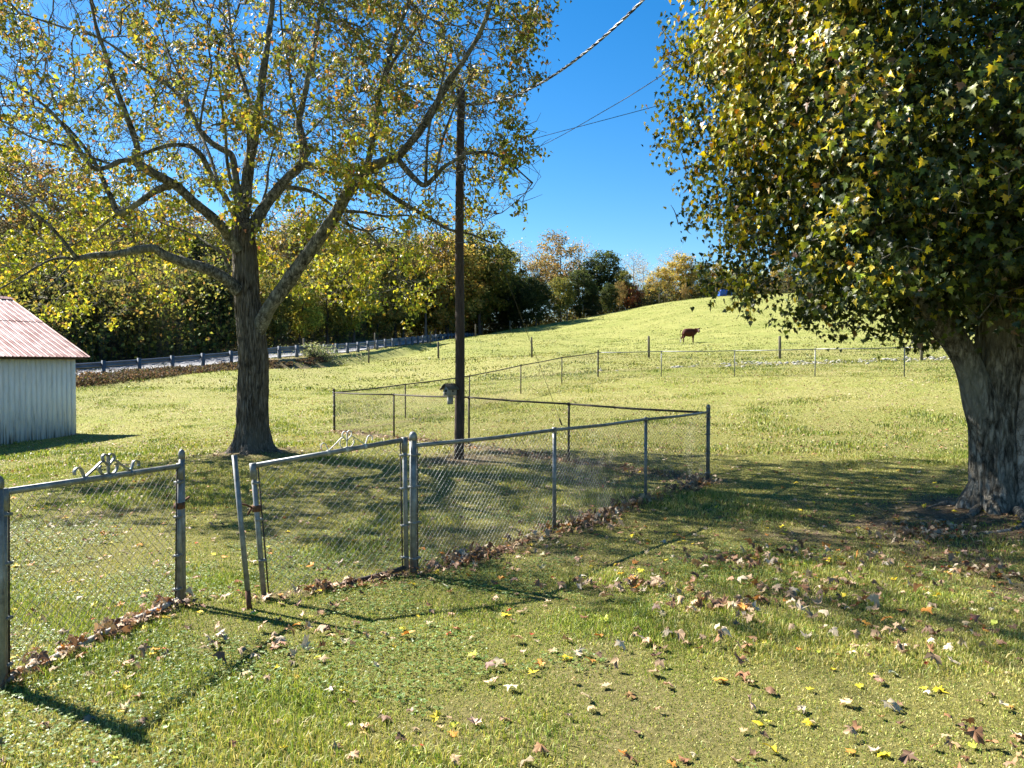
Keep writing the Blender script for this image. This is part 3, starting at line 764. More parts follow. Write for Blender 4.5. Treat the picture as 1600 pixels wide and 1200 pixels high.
# ux runs from the entrance end (left) towards the pole
def B3(a, b, c): return bc + .86 * (ux * a + uy * b + np.array([0, 0, c]))
mb = MB(); w, d_, h_ = .12, .085, .10
V = np.array([B3(x, y, z) for x in (-w, w) for (y, z) in ((-d_, -h_), (d_, -h_), (d_, .06), (0, .15), (-d_, .06))])
mb.add(V, [np.array([[0, 1, 2, 3, 4]]), np.array([[5, 9, 8, 7, 6]]), np.array([[0, 4, 9, 5], [4, 3, 8, 9], [3, 2, 7, 8], [2, 1, 6, 7], [1, 0, 5, 6]])]); body = mb.obj('box', M['greywood'], bh)
for sg in (1, -1):
    V = np.array([B3(x, y, z) for x in (-w - .06, w + .03) for (y, z) in ((0, .168), (sg * (d_ + .05), .042), (sg * (d_ + .05), .026), (0, .15))])
    MB().add(V, [np.array([[0, 1, 2, 3], [7, 6, 5, 4], [0, 4, 5, 1], [1, 5, 6, 2], [2, 6, 7, 3], [3, 7, 4, 0]])]).obj('roof_panel', M['post'], bh)
MB().tube([B3(-w - .004, 0, .01), B3(-w + .004, 0, .01)], .026, 12).obj('entrance_hole', M['blackcable'], bh)
MB().tube([B3(-w - .07, 0, -.05), B3(-w, 0, -.05)], .007, 6).obj('perch', M['post'], bh)
MB().tube([B3(.0, -d_ - .004, .0), B3(.0, -d_ + .004, .0)], .022, 10).obj('side_hole', M['blackcable'], bh)
MB().box(B3(.03, .02, -h_ - .085), (.11, .05, .17), ax).obj('bracket', M['whitepipe'], bh)

# ------------------------------------------------------------------ pasture posts and wires
def wood_fence(label, pix, h, group=None):
    P = []
    for px, pyb, Y in pix:
        q = at(px, pyb, Y); P.append(np.array([q[0], q[1], H1(q[0], q[1])]))
    root = empty('wire_fence', P[0], label, 'fence')
    for p in P:
        r = random.uniform(.06, .085); lx, ly = random.uniform(-.03, .03), random.uniform(-.03, .03); hh = h * random.uniform(.95, 1.08)
        MB().tube([p - [0, 0, .2], p + [lx * .5, ly, hh * .5], p + [lx, ly, hh - .02], p + [lx, ly, hh]], [r, r, r * .92, r * .6], 9).obj('post', M['post'], root)
    mb = MB()
    for k in (.35, .65, .92):
        for a, b in zip(P[:-1], P[1:]): mb.tube([a + [0, 0, h * k], (a + b) / 2 + [0, 0, h * k - .03], b + [0, 0, h * k]], .0022, 4)
    mb.obj('wire', M['wire_old'], root); return root
wood_fence('wooden-post wire fence across the foot of the pasture, behind the yard', [(475.5, 564, 55), (576, 562, 57), (685, 558, 58), (831, 558, 51), (1014, 557, 48), (1218.5, 560, 41), (1440, 562, 36), (1640, 566, 32)], 1.25)
wood_fence('wooden-post wire fence along the skyline edge of the pasture before the woods', [(586, 553, 66), (672.5, 541, 74), (743, 527, 83), (797, 518, 96), (886, 501, 106), (1030, 475, 115), (1119, 464.5, 119), (1200, 461, 122), (1300, 460, 124)], 1.4)

# blue tarp-covered stack on the crest
q = at(1133, 463, 117); zq = H1(q[0], q[1])
bmv = bmesh.new(); bmesh.ops.create_cube(bmv, size=1.0)
bmesh.ops.scale(bmv, vec=(1.85, 1.2, .95), verts=bmv.verts); bmesh.ops.subdivide_edges(bmv, edges=bmv.edges[:], cuts=7, use_grid_fill=True)
for v in bmv.verts:
    nz = mnoise.noise(v.co * 2.1); v.co += v.normal * .07 * nz
    if v.co.z > .3: v.co.x *= .93; v.co.z -= .10 * abs(v.co.y) + .05 * (v.co.x > .3)
    if v.co.z < -.4: v.co.x *= 1.05; v.co.y *= 1.08
me = bpy.data.meshes.new('tarp_covered_stack'); bmv.to_mesh(me); bmv.free(); me.materials.append(M['tarp'])
o = bpy.data.objects.new('tarp_covered_stack', me); COL.objects.link(o); o.location = (q[0], q[1], zq + .46); me.polygons.foreach_set('use_smooth', [True] * len(me.polygons))
tag(o, 'low stack under a bright blue tarp on the pasture crest', 'tarp')

# riprap beyond the yard fence
mb = MB(); ico = bmesh.new(); bmesh.ops.create_icosphere(ico, subdivisions=1, radius=1); IV = np.array([v.co[:] for v in ico.verts]); IF = np.array([[v.index for v in f.verts] for f in ico.faces]); ico.free()
rs = np.random.default_rng(3)
for k in range(380):
    px = rs.uniform(0, 1) ** .8 * 760 + 935
    Y = 37.2 + rs.normal(0, .8); x = (px - 800) / F * Y
    if fnoise(np.array([x]), np.array([Y]), 1.6, 9)[0] < .44 and px < 1130: continue
    sz = rs.uniform(.04, .10); q = np.array([x, Y, H1(x, Y) + sz * .1])
    mb.add(q + IV * sz * rs.uniform(.6, 1.3, 3) * [1.2, 1, .6] * (1 + rs.normal(0, .16, (len(IV), 1))), [IF])
tag(mb.obj('rubble', M['stone']), 'strip of pale broken limestone along the ditch behind the yard fence', 'rubble', kind='stuff')

# ------------------------------------------------------------------ cow
def cow_material():
    m, nt, b, out = new_mat('red_brown_hide')
    a = nt.nodes.new('ShaderNodeAttribute'); a.attribute_name = 'col'
    n = noise_node(nt, 9, 5, .6, coords(nt)); rr = ramp(nt, n.outputs[0], [(.3, (.7, .7, .7)), (.7, (1.2, 1.2, 1.2))])
    nt.links.new(mixc(nt, 1.0, a.outputs['Color'], rr.outputs[0], 'MULTIPLY'), b.inputs['Base Color'])
    b.inputs['Roughness'].default_value = .7; b.inputs['Specular IOR Level'].default_value = .15; return m
M['hide'] = cow_material()
def skin_mesh(nodes, edges, root=0, sub=2):
    bm = bmesh.new(); vs = [bm.verts.new(n[:3]) for n in nodes]
    for a, b in edges: bm.edges.new((vs[a], vs[b]))
    me = bpy.data.meshes.new('skin'); bm.to_mesh(me); bm.free()
    o = bpy.data.objects.new('skin', me); COL.objects.link(o)
    md = o.modifiers.new('s', 'SKIN'); md.use_smooth_shade = True
    for i, n in enumerate(nodes):
        sv_ = me.skin_vertices[0].data[i]; sv_.radius = (n[3], n[4] if len(n) > 4 else n[3]); sv_.use_root = (i == root)
    md2 = o.modifiers.new('u', 'SUBSURF'); md2.levels = sub; md2.render_levels = sub
    bpy.context.view_layer.update(); dg = bpy.context.evaluated_depsgraph_get(); ev = o.evaluated_get(dg); m2 = ev.to_mesh()
    V = np.empty(len(m2.vertices) * 3, np.float32); m2.vertices.foreach_get('co', V); V = V.reshape(-1, 3)
    Fs = {}
    for p_ in m2.polygons: Fs.setdefault(len(p_.vertices), []).append(list(p_.vertices))
    ev.to_mesh_clear(); bpy.data.objects.remove(o); bpy.data.meshes.remove(me)
    return V, [np.array(f) for f in Fs.values()]
N_ = [(-.50, 0, .93, .20, .25), (-.72, 0, .97, .15, .19), (-.15, 0, .87, .24, .29), (.25, 0, .86, .23, .30), (.52, 0, .91, .18, .27), (.70, -.02, .98, .13, .20), (.84, -.05, 1.06, .11, .16), (.98, -.12, 1.13, .13, .13),
      (1.02, -.26, 1.03, .11, .11), (1.05, -.42, .88, .08, .08),            # head 7..9
      (-.56, -.15, .72, .13, .12), (-.50, -.17, .56, .09, .085), (-.68, -.17, .38, .05, .055), (-.64, -.17, .10, .038, .038), (-.60, -.17, .02, .048, .04),   # near hind 10..14
      (-.60, .15, .72, .13, .12), (-.58, .17, .56, .09, .085), (-.82, .17, .38, .05, .055), (-.86, .17, .10, .038, .038), (-.82, .17, .02, .048, .04),
      (.46, -.14, .66, .10, .11), (.48, -.15, .40, .055, .055), (.47, -.15, .10, .036, .036), (.50, -.15, .02, .046, .04),
      (.50, .14, .66, .10, .11), (.53, .15, .40, .055, .055), (.53, .15, .10, .036, .036), (.56, .15, .02, .046, .04),
      (1.12, -.08, 1.18, .035, .05), (1.30, -.06, 1.25, .018, .045), (.80, -.18, 1.17, .035, .05), (.66, -.24, 1.20, .018, .045)]
E_ = [(0, 1), (0, 2), (2, 3), (3, 4), (4, 5), (5, 6), (6, 7), (7, 8), (8, 9), (0, 10), (10, 11), (11, 12), (12, 13), (13, 14), (0, 15), (15, 16), (16, 17), (17, 18), (18, 19),
      (4, 20), (20, 21), (21, 22), (22, 23), (4, 24), (24, 25), (25, 26), (26, 27), (7, 28), (28, 29), (7, 30), (30, 31)]
N_ = [tuple([n[0] * .74, n[1], n[2]] + [r * (1.32 if k < 7 else 1.15) for r in n[3:]]) for k, n in enumerate(N_)]
V, Fs = skin_mesh(N_, E_)
cowp = at(1076, 536, 65); cz = H1(cowp[0], cowp[1])
col = np.tile([.065, .016, .009], (len(V), 1))
col[(V[:, 2] < .30) & (V[:, 0] < -.54)] = (.6, .56, .5)
face = (V[:, 0] > .62) & (V[:, 1] < -.22) & (np.abs(V[:, 0] - .74) < .03); col[face] = (.35, .25, .2)
col[(V[:, 2] < .05)] = (.03, .025, .02)
sc_ = 1.0
cow = empty('cow', (cowp[0], cowp[1], cz), 'dark red-brown cow standing on the pasture and looking towards the camera', 'cow')
mesh_obj('body', V * sc_ + [cowp[0], cowp[1], cz + .01], Fs, M['hide'], cow, col=col, smooth=True)
tl = spline([(-.58, 0, 1.08), (-.68, .0, 1.04), (-.72, 0, .84), (-.72, 0, .58), (-.71, 0, .42)], 14)
MB().tube(tl + [cowp[0], cowp[1], cz], np.r_[np.linspace(.035, .014, 11), .03, .028, .01], 8, col=(.06, .015, .008)).obj('tail', M['hide'], cow, smooth=True, usecol=True)

# ================================================================== the two near maples
def limb(pts, Y0, Y1, r0, r1, n=None):
    """pts: photo pixels; distance goes from Y0 to Y1 -> smooth world polyline + radii"""
    k = len(pts); P = np.array([at(p[0], p[1], Y0 + (Y1 - Y0) * i / (k - 1)) for i, p in enumerate(pts)])
    n = n or k * 6; P = spline(P, n); r = np.interp(np.linspace(0, 1, n), [0, 1], [r0, r1]) if r0 > 0 else None
    return P, r
def rough_tube(P, r, n, amp, fr=3.0, seed=0, ridge=0.0):
    """limb/trunk surface with noise relief"""
    V, Fq, caps = tube_arrays(P, r, n)
    m = len(P); C = np.repeat(P, n, axis=0); rr = np.repeat(np.broadcast_to(r, (m,)), n)
    D = unit(V - C); out = np.empty(len(V))
    a = np.tile(np.arange(n) / n * 2 * math.pi, m); L = np.repeat(np.r_[0, np.cumsum(np.linalg.norm(np.diff(P, axis=0), axis=1))], n)
    for i in range(len(V)):
        p = V[i]
        o = mnoise.noise(Vector((p[0] * fr, p[1] * fr, p[2] * fr * .6)) + Vector((seed, 0, 0)))
        if ridge:
            q = Vector((math.cos(a[i]) * 4.2 + seed, math.sin(a[i]) * 4.2, L[i] * 1.5))
            o2 = mnoise.noise(q * 1.3) * .6 + mnoise.noise(Vector((q.x * 3.2, q.y * 3.2, q.z * 2.2))) * .5
            out[i] = o * amp + (abs(o2) * 2 - .5) * ridge
        else: out[i] = o * amp
    return V + D * out[:, None], Fq, caps

# ---- left maple -----------------------------------------------------------
TL_ = empty('maple_tree', (-5.03, 14.9, H1(-5.03, 14.9)), 'wide open-crowned maple with shaggy grey trunk and thinning yellow-green leaves behind the gates', 'tree')
gz = H1(-5.03, 14.9)
tp = np.array([at(397, 722, 14.9), at(396, 700, 14.9), at(395, 670, 14.9), at(395, 620, 14.9), at(396, 570, 14.9), at(393, 525, 14.9), at(387, 480, 14.9), at(384, 440, 14.9), at(383, 400, 14.9), at(379, 365, 14.9), at(378, 345, 14.95)])
tr = np.array([.52, .37, .315, .29, .28, .28, .245, .235, .225, .235, .2])
tp[0, 2] = gz - .12
tp2 = spline(np.c_[tp, tr], 130)
V, Fq, caps = rough_tube(tp2[:, :3], tp2[:, 3], 96, .03, 2.2, 1, .03)
# root flare: push out in lobes near the ground
c = np.array([-5.03, 14.9]); dxy = V[:, :2] - c; an = np.arctan2(dxy[:, 1], dxy[:, 0]); hh = np.clip(1 - (V[:, 2] - gz) / .55, 0, 1) ** 2
V[:, :2] += dxy * (hh * (.12 + .22 * np.cos(an * 5 + 1.0)))[:, None]
mesh_obj('trunk', V, [Fq, caps[1][None]], M['bark'], TL_, smooth=True)
L = []      # (points, radii)
def addl(*a, **k): L.append(limb(*a, **k))
addl([(388, 556), (402, 520), (418, 485), (457, 430), (492, 382), (522, 340), (540, 307), (560, 282), (575, 267), (600, 252), (620, 245), (650, 212), (678, 170), (700, 130), (722, 98), (748, 55), (765, 10), (775, -40)], 15.0, 12.6, .165, .028)
addl([(570, 272), (579, 237), (585, 200), (592, 150), (605, 100), (620, 50), (640, 0), (650, -50)], 14.0, 14.4, .075, .03)
addl([(595, 135), (615, 95), (640, 60), (665, 25), (690, -10)], 14.2, 13.6, .04, .02)
addl([(620, 246), (632, 262), (650, 281), (663, 289), (678, 278), (692, 262), (712, 250), (735, 239), (770, 240), (800, 258), (832, 286)], 13.5, 12.9, .065, .015)
addl([(665, 287), (666, 262), (668, 220), (675, 180), (690, 130), (700, 80)], 13.3, 13.0, .035, .015)
addl([(680, 277), (690, 225), (705, 180), (722, 140), (742, 110)], 13.2, 12.6, .03, .012)
addl([(560, 290), (590, 291), (615, 308), (642, 325), (672, 341), (700, 358), (735, 366), (770, 380)], 14.1, 15.6, .07, .02)
addl([(538, 330), (570, 332), (602, 338), (640, 337), (680, 350)], 14.3, 16.0, .04, .015)
addl([(530, 342), (555, 356), (578, 361), (600, 355), (625, 365)], 14.3, 15.8, .035, .012)
addl([(565, 355), (590, 380), (600, 410), (625, 440), (640, 470)], 15.2, 16.4, .022, .008)
addl([(372, 455), (358, 440), (343, 430), (320, 419), (286, 409), (258, 399), (240, 388), (212, 391), (180, 397), (140, 400), (117, 405)], 14.7, 13.4, .14, .055)
addl([(120, 404), (108, 388), (80, 355), (55, 335), (30, 314), (0, 303), (-60, 285)], 13.4, 12.8, .045, .015)
addl([(117, 405), (95, 403), (70, 410), (40, 428), (18, 441), (-30, 468)], 13.4, 12.6, .03, .012)
addl([(120, 402), (100, 425), (75, 450), (50, 470)], 13.4, 12.9, .02, .008)
addl([(360, 425), (352, 405), (345, 392), (330, 385), (308, 383)], 14.6, 14.1, .045, .022)
addl([(340, 392), (300, 365), (262, 352), (220, 330), (190, 322)], 14.9, 16.5, .03, .01)
addl([(372, 392), (355, 366), (347, 354), (322, 332), (300, 313), (275, 290), (255, 279), (238, 270), (207, 251)], 14.7, 13.2, .12, .085)
addl([(208, 252), (214, 235), (210, 213), (197, 178), (183, 142), (165, 85), (150, 40), (138, -20), (130, -60)], 13.2, 12.6, .07, .02)
addl([(207, 250), (187, 252), (168, 261), (147, 263), (130, 243), (112, 215), (85, 180), (50, 150), (0, 118), (-50, 95)], 13.2, 12.2, .055, .014)
addl([(178, 258), (140, 245), (100, 228), (50, 215), (0, 188), (-40, 186)], 13.2, 12.0, .028, .01)
addl([(270, 288), (242, 299), (212, 320), (186, 333), (175, 312), (165, 290), (155, 268), (146, 250), (120, 215), (95, 190), (65, 170), (20, 165), (-30, 168)], 13.9, 14.5, .075, .014)
addl([(186, 333), (160, 352), (140, 368), (110, 385), (80, 400)], 14.2, 14.8, .035, .01)
addl([(372, 348), (352, 308), (337, 287), (318, 248), (303, 232), (288, 227), (267, 227), (243, 233), (217, 243)], 14.9, 13.6, .065, .03)
addl([(376, 330), (370, 290), (363, 245), (345, 232), (328, 221), (310, 200), (293, 165), (263, 133), (225, 108), (160, 62), (90, 40), (30, 20)], 14.9, 15.6, .09, .016)
addl([(312, 203), (318, 160), (330, 110), (325, 60), (335, 0)], 15.1, 14.2, .03, .012)
addl([(293, 167), (280, 120), (262, 80), (250, 30), (240, -20)], 15.2, 16.5, .03, .012)
addl([(345, 300), (330, 250), (318, 220), (302, 185), (285, 130), (262, 80)], 14.9, 17.0, .045, .012)
addl([(378, 350), (384, 310), (388, 262), (396, 222), (403, 180), (410, 120), (420, 55), (428, -20), (430, -80)], 14.95, 15.3, .15, .035)
addl([(386, 270), (388, 230), (385, 200), (372, 195), (352, 192), (330, 196)], 15.0, 14.0, .045, .016)
addl([(400, 200), (385, 140), (365, 80), (358, 20), (350, -40)], 15.1, 16.0, .05, .018)
addl([(372, 330), (356, 260), (352, 200), (345, 150), (340, 90), (355, 30)], 15.0, 13.6, .045, .014)
addl([(383, 372), (397, 352), (410, 327), (433, 298), (450, 277), (473, 253), (472, 213), (467, 190), (475, 150), (488, 90), (500, 20), (505, -50)], 15.0, 15.8, .155, .03)
addl([(467, 190), (457, 150), (450, 100), (440, 40), (438, -20)], 15.5, 14.4, .04, .015)
addl([(474, 215), (495, 195), (512, 178), (540, 160), (560, 140)], 15.5, 16.2, .028, .01)
addl([(473, 253), (487, 258), (510, 268), (535, 278), (562, 290), (590, 305)], 15.4, 16.4, .055, .02)
addl([(440, 292), (462, 294), (482, 298), (502, 309), (522, 324), (545, 350), (560, 380)], 15.2, 16.6, .06, .015)
addl([(398, 350), (415, 300), (420, 260), (432, 215), (440, 180)], 15.1, 17.0, .04, .012)
addl([(520, 270), (520, 235), (519, 200), (515, 160)], 15.8, 15.2, .02, .008)
mb = MB(); seedP, seedPar, seedR = [], [], []
for i, (P, r) in enumerate(L):
    r = r * (.86 if i else .92)
    n = 22 if r[0] > .1 else (14 if r[0] > .04 else 8)
    V, Fq, caps = rough_tube(P, r, n, min(.02, r[0] * .16), 5, i, 0)
    mb.add(V, [Fq, caps[1]])
    step = max(1, int(.22 / (np.linalg.norm(P[1] - P[0]) + 1e-6)))
    base = len(seedP); Q = P[::step]; rq = r[::step]
    for j, (q, rr_) in enumerate(zip(Q, rq)):
        seedP.append(q); seedPar.append(base + j - 1 if j else -1); seedR.append(rr_)
mb.obj('limbs', M['limb'], TL_, smooth=True)
seedP = np.array(seedP); seedR = np.array(seedR); ns = len(seedP)

rg = np.random.default_rng(11)
def ell(n, c, r, p=2.0, rg=rg):
    out = []
    while len(out) < n:
        q = rg.uniform(-1, 1, (n * 2, 3)); q = q[(np.abs(q) ** p).sum(1) < 1]; out.extend(q)
    return np.array(out[:n]) * r + c
A = np.concatenate([
    ell(3400, (-5.4, 14.8, 8.6), (6.6, 5.2, 4.6)),
    ell(700, (-2.2, 13.8, 6.6), (2.6, 3.2, 2.9)),
    ell(900, (-9.4, 14.8, 5.6), (3.4, 3.2, 2.6)),
    ell(420, (-9.3, 16.6, 3.9), (2.6, 1.6, 1.25)),
    ell(420, (-3.4, 16.8, 4.0), (2.7, 1.5, 1.3)),
    ell(260, (-.75, 13.2, 5.2), (1.25, 1.5, 1.9)),
])
pxA = 800 + A[:, 0] / A[:, 1] * F; pyA = 570 - (A[:, 2] - 1.65) / A[:, 1] * F
keep = (A[:, 2] > 2.3) & (pxA < 872) & ~((pyA > 350) & (pxA > 715)) & ~((pyA > 430) & (pxA > 365) & (pxA < 440)) & ~((pyA > 495))
keep &= ~((pxA > 690) & (pxA < 860) & (pyA < 215) & (pyA > 120) & (rg.random(len(A)) < .35))
A = A[keep]
P, par = colonize(seedP, seedPar, A, D=.24, di=2.4, dk=.30, iters=60, rg=rg, jit=.22)
rad, ch = pipe_radii(P, par, .0055, 2.5)
rad = np.minimum(rad, .045); rad[:ns] = np.maximum(rad[:ns] * 0, seedR)
new = np.arange(ns, len(P))
V, Fq = seg_tubes(P, par, rad, new, 4)
mesh_obj('twigs', V, [Fq], M['limb'], TL_)
# side twiglets
tn = new[(rad[new] < .02)]
tn = np.repeat(tn, 2)
d0 = unit(P[tn] - P[par[tn]]); off = unit(d0 * .5 + rg.normal(0, .8, d0.shape)); Lw = rg.uniform(.18, .45, (len(tn), 1))
a = P[tn]; b = a + off * Lw * .6; c2 = b + unit(off + rg.normal(0, .4, off.shape) + [0, 0, .15]) * Lw * .5
PP = np.concatenate([a, b, c2]); k = len(tn); ppar = np.concatenate([np.full(k, -1), np.arange(k), k + np.arange(k)]); rr_ = np.concatenate([np.full(k, .006), np.full(k, .0045), np.full(k, .003)])
V, Fq = seg_tubes(PP, ppar, rr_, np.arange(k, 3 * k), 3)
mesh_obj('twiglets', V, [Fq], M['limb'], TL_)
# leaves
anchors = np.concatenate([P[new], b, c2, c2])
pxa = 800 + anchors[:, 0] / anchors[:, 1] * F; pya = 570 - (anchors[:, 2] - 1.65) / anchors[:, 1] * F
def n3(Q, f, o=0): return np.array([mnoise.noise(Vector(q_) * f + Vector((o, 0, 0))) for q_ in Q])
cl3 = n3(anchors, 1.05) * .7 + n3(anchors, 3.2, 9) * .3
low = sstep(4.6, 3.4, anchors[:, 2])
rightside = sstep(600, 760, pxa)
thr = .14 - .13 * rightside - .05 * ((anchors[:, 2] > 9.2) & (anchors[:, 1] > 14.5)) + .10 * (anchors[:, 1] < 11.3) - .05 * low + .04 * ((pxa < 330) & (pya < 330))  # denser above the view, thinner in front, to shape the lawn's shade
pr = sstep(thr - .05, thr + .08, cl3) * .95 + .018
pr[(np.abs(anchors[:, 0] + .97) < .75) & (anchors[:, 1] < 14.5) & (anchors[:, 1] > 10) & (anchors[:, 2] < 7.4)] = 0
sel = np.where(rg.random(len(anchors)) < pr)[0]
reps = rg.integers(4, 8, len(sel)) + ((anchors[sel, 2] > 9.2) & (anchors[sel, 1] > 14.5)) * 2 + (rg.random(len(sel)) < .5 * low[sel] + .4 * rightside[sel]) * 1  # more leaves added to the unseen crown top to darken its shadow
src = np.repeat(sel, reps); n = len(src)
pos = anchors[src] + rg.normal(0, .062, (n, 3))
dirv = unit(rg.normal(0, .6, (n, 3)) + [0, 0, -.75]); nrm = unit(rg.normal(0, .75, (n, 3)) + [-.15, -.1, .55])
size = rg.uniform(.05, .10, n)
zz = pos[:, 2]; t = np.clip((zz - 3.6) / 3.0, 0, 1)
pal_low = [(.42, .42, .05), (.34, .38, .05), (.50, .42, .05), (.20, .26, .04), (.55, .36, .07)]  # low leaves brighter yellow: their sunlit, backlit look put into the colour
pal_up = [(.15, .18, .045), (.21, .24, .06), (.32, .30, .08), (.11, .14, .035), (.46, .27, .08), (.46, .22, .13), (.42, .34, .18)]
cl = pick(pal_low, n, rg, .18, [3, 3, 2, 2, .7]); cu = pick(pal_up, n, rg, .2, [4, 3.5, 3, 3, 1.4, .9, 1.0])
pos_px = 800 + pos[:, 0] / pos[:, 1] * F
edge = ((pos_px > 760) & (rg.random(n) < .7))[:, None]
cu = np.where(edge, pick([(.10, .13, .03), (.15, .17, .04), (.36, .22, .06), (.22, .15, .05)], n, rg, .2, [3, 3, 1.2, 1]), cu)
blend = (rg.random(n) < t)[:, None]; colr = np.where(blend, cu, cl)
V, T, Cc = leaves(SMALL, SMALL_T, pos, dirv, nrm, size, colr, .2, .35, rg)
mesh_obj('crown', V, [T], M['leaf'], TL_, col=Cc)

# ---- right maple ----------------------------------------------------------
rg = np.random.default_rng(23)
tx, ty = 5.72, 8.8; gz = H1(tx, ty)
TR_ = empty('maple_tree', (tx, ty, gz), 'large dense maple with forked trunk and dark green to gold leaves filling the right side', 'tree')
def trunk_part(name, pts, n_r, seed, mat, nsides=80, amp=.03, ridge=.022, seg=110):
    P = spline(np.array(pts, float), seg)
    V, Fq, caps = rough_tube(P[:, :3], P[:, 3], nsides, amp, 2.6, seed, ridge)
    return V, Fq, caps, mat
tm = tx - .12
V, Fq, caps, _ = trunk_part('t', [(tm + .06, ty, gz - .2, .47), (tm + .03, ty, gz + .08, .40), (tm, ty, gz + .32, .315), (tm - .02, ty, gz + .7, .295), (tm - .03, ty, gz + 1.15, .285), (tm, ty, gz + 1.6, .28), (tm + .0, ty, gz + 2.0, .26), (tm - .02, ty, gz + 2.5, .265), (tm, ty + .05, gz + 3.3, .22), (tx, ty + .1, gz + 4.4, .17), (tx, ty, gz + 6, .11), (tx - .1, ty, gz + 8, .05)], 0, 5, None, 110, .05, .03, 170)
dxy = V[:, :2] - [tm, ty]; an = np.arctan2(dxy[:, 1], dxy[:, 0]); hh = np.clip(1 - (V[:, 2] - gz) / .5, 0, 1) ** 2
V[:, :2] += dxy * (hh * (.05 + .22 * np.cos(an * 6 + .6)))[:, None]
mesh_obj('trunk', V, [Fq, caps[1][None]], M['bark2'], TR_, smooth=True)
for pts, sd, mt in (([(tm - .10, ty - .02, gz + .55, .17), (tm - .20, ty - .06, gz + 1.0, .19), (tm - .36, ty - .1, gz + 1.45, .155), (tm - .58, ty - .13, gz + 1.85, .145), (tm - .95, ty - .18, gz + 2.35, .135), (tm - 1.5, ty - .25, gz + 3.0, .10), (tm - 2.2, ty - .3, gz + 4.2, .05)], 31, 'bark2'),
                ([(tx + .30, ty - .16, gz - .2, .42), (tx + .26, ty - .20, gz + .10, .37), (tx + .20, ty - .22, gz + .45, .33), (tx + .17, ty - .24, gz + 1.0, .30), (tx + .22, ty - .24, gz + 1.6, .28), (tx + .34, ty - .22, gz + 2.3, .25), (tx + .55, ty - .2, gz + 3.2, .2), (tx + .9, ty - .1, gz + 4.5, .12), (tx + 1.3, ty, gz + 6.5, .06)], 47, 'smoothbark')):
    V, Fq, caps, _ = trunk_part('s', pts, 0, sd, None, 64, .03, .010, 110)
    mesh_obj('stem', V, [Fq, caps[0][None], caps[1][None]], M[mt], TR_, smooth=True)
for k, (a0, Lr, r0) in enumerate([(-165, 1.0, .045), (-125, 1.5, .05), (-95, 1.1, .05), (-60, 1.0, .04), (165, .7, .04)]):
    pts = []
    for t in np.linspace(0, 1, 9):
        rr_ = .42 + Lr * t; an_ = R(a0 + 14 * math.sin(t * 4 + k)); x, y = tx + math.cos(an_) * rr_, ty + math.sin(an_) * rr_
        pts.append((x, y, H1(x, y) + r0 * (.25 - .9 * t) + .012 * math.sin(t * 9 + k), r0 * (1 - .7 * t)))
    P_ = spline(np.array(pts), 40); V, Fq, caps = rough_tube(P_[:, :3], P_[:, 3], 14, .012, 8, k)
    mesh_obj('surface_root', V, [Fq, caps[1][None]], M['bark2'], TR_, smooth=True)
# scaffold + crown
seeds = []; spar = []; sr = []
def chain(pts, r0, r1):
    P_ = spline(np.array(pts, float), max(6, len(pts) * 5)); b = len(seeds)
    for j, q in enumerate(P_): seeds.append(q); spar.append(b + j - 1 if j else -1); sr.append(r0 + (r1 - r0) * j / (len(P_) - 1))
chain([(tx, ty, gz + 2), (tx - .05, ty, gz + 3.3), (tx, ty + .1, gz + 4.4), (tx, ty, gz + 6), (tx - .1, ty, gz + 8)], .01, .01)
chain([(tx - .8, ty - .15, gz + 2.05), (tx - 1.2, ty - .2, gz + 2.55), (tx - 1.8, ty - .3, gz + 3.3), (tx - 2.4, ty - .3, gz + 4.4)], .01, .01)
chain([(tx + .38, ty - .25, gz + 2.3), (tx + .55, ty - .2, gz + 3.2), (tx + .9, ty - .1, gz + 4.5), (tx + 1.3, ty, gz + 6.5)], .01, .01)
nb = len(seeds)
CC = np.array([tx + .15, ty, 5.85]); CRr = np.array([3.98, 3.95, 4.15])
q = rg.normal(0, 1, (9500, 3)); q = unit(q); pw = 3.1
q = q / ((np.abs(q) ** pw).sum(1) ** (1 / pw))[:, None]
q *= rg.uniform(.55, 1, (len(q), 1)) ** .6
lump = .97 + .05 * (np.array([mnoise.noise(Vector(v * 2.3)) for v in q]))[:, None] * 2
A = CC + q * CRr * lump
# skirt of foliage rising towards the left
floor = 2.10 + .5 * np.clip((4.6 - A[:, 0]) / 2.4, 0, 1.2) ** 1.3 * 1.25 + .25 * (A[:, 1] < 6.5)
A = A[(A[:, 2] > floor)]
A = A[A[:, 0] > 2.15 + .18 * np.sin(A[:, 2] * 2.1)]
P, par = colonize(seeds, spar, A, D=.25, di=4.5, dk=.29, iters=80, rg=rg, jit=.15)
rad, ch = pipe_radii(P, par, .004, 2.4); rad = np.minimum(rad, .10); rad[:nb] = np.minimum(rad[:nb], .03)
new = np.arange(nb, len(P))
V, Fq = seg_tubes(P, par, rad, new, 5)
mesh_obj('branches', V, [Fq], M['bark2'], TR_, smooth=True)
dd = np.abs((P[new] - CC) / CRr); rho = ((dd ** pw).sum(1)) ** (1 / pw)
an = new[rho > .50]; rh = rho[rho > .50]
vis = (P[an][:, 1] < ty + 1.8)
reps = np.where(rh > .75, 62, 26); reps = np.where(vis, reps, reps * .55).astype(int)
src = np.repeat(an, reps); n = len(src)
outd = unit(P[src] - CC)
pos = P[src] + rg.normal(0, .13, (n, 3)) + outd * rg.uniform(0, .18, (n, 1)) + [0, 0, -.05]
fl = 1.95 + .68 * np.clip((4.6 - pos[:, 0]) / 2.4, 0, 1.2) ** 1.3
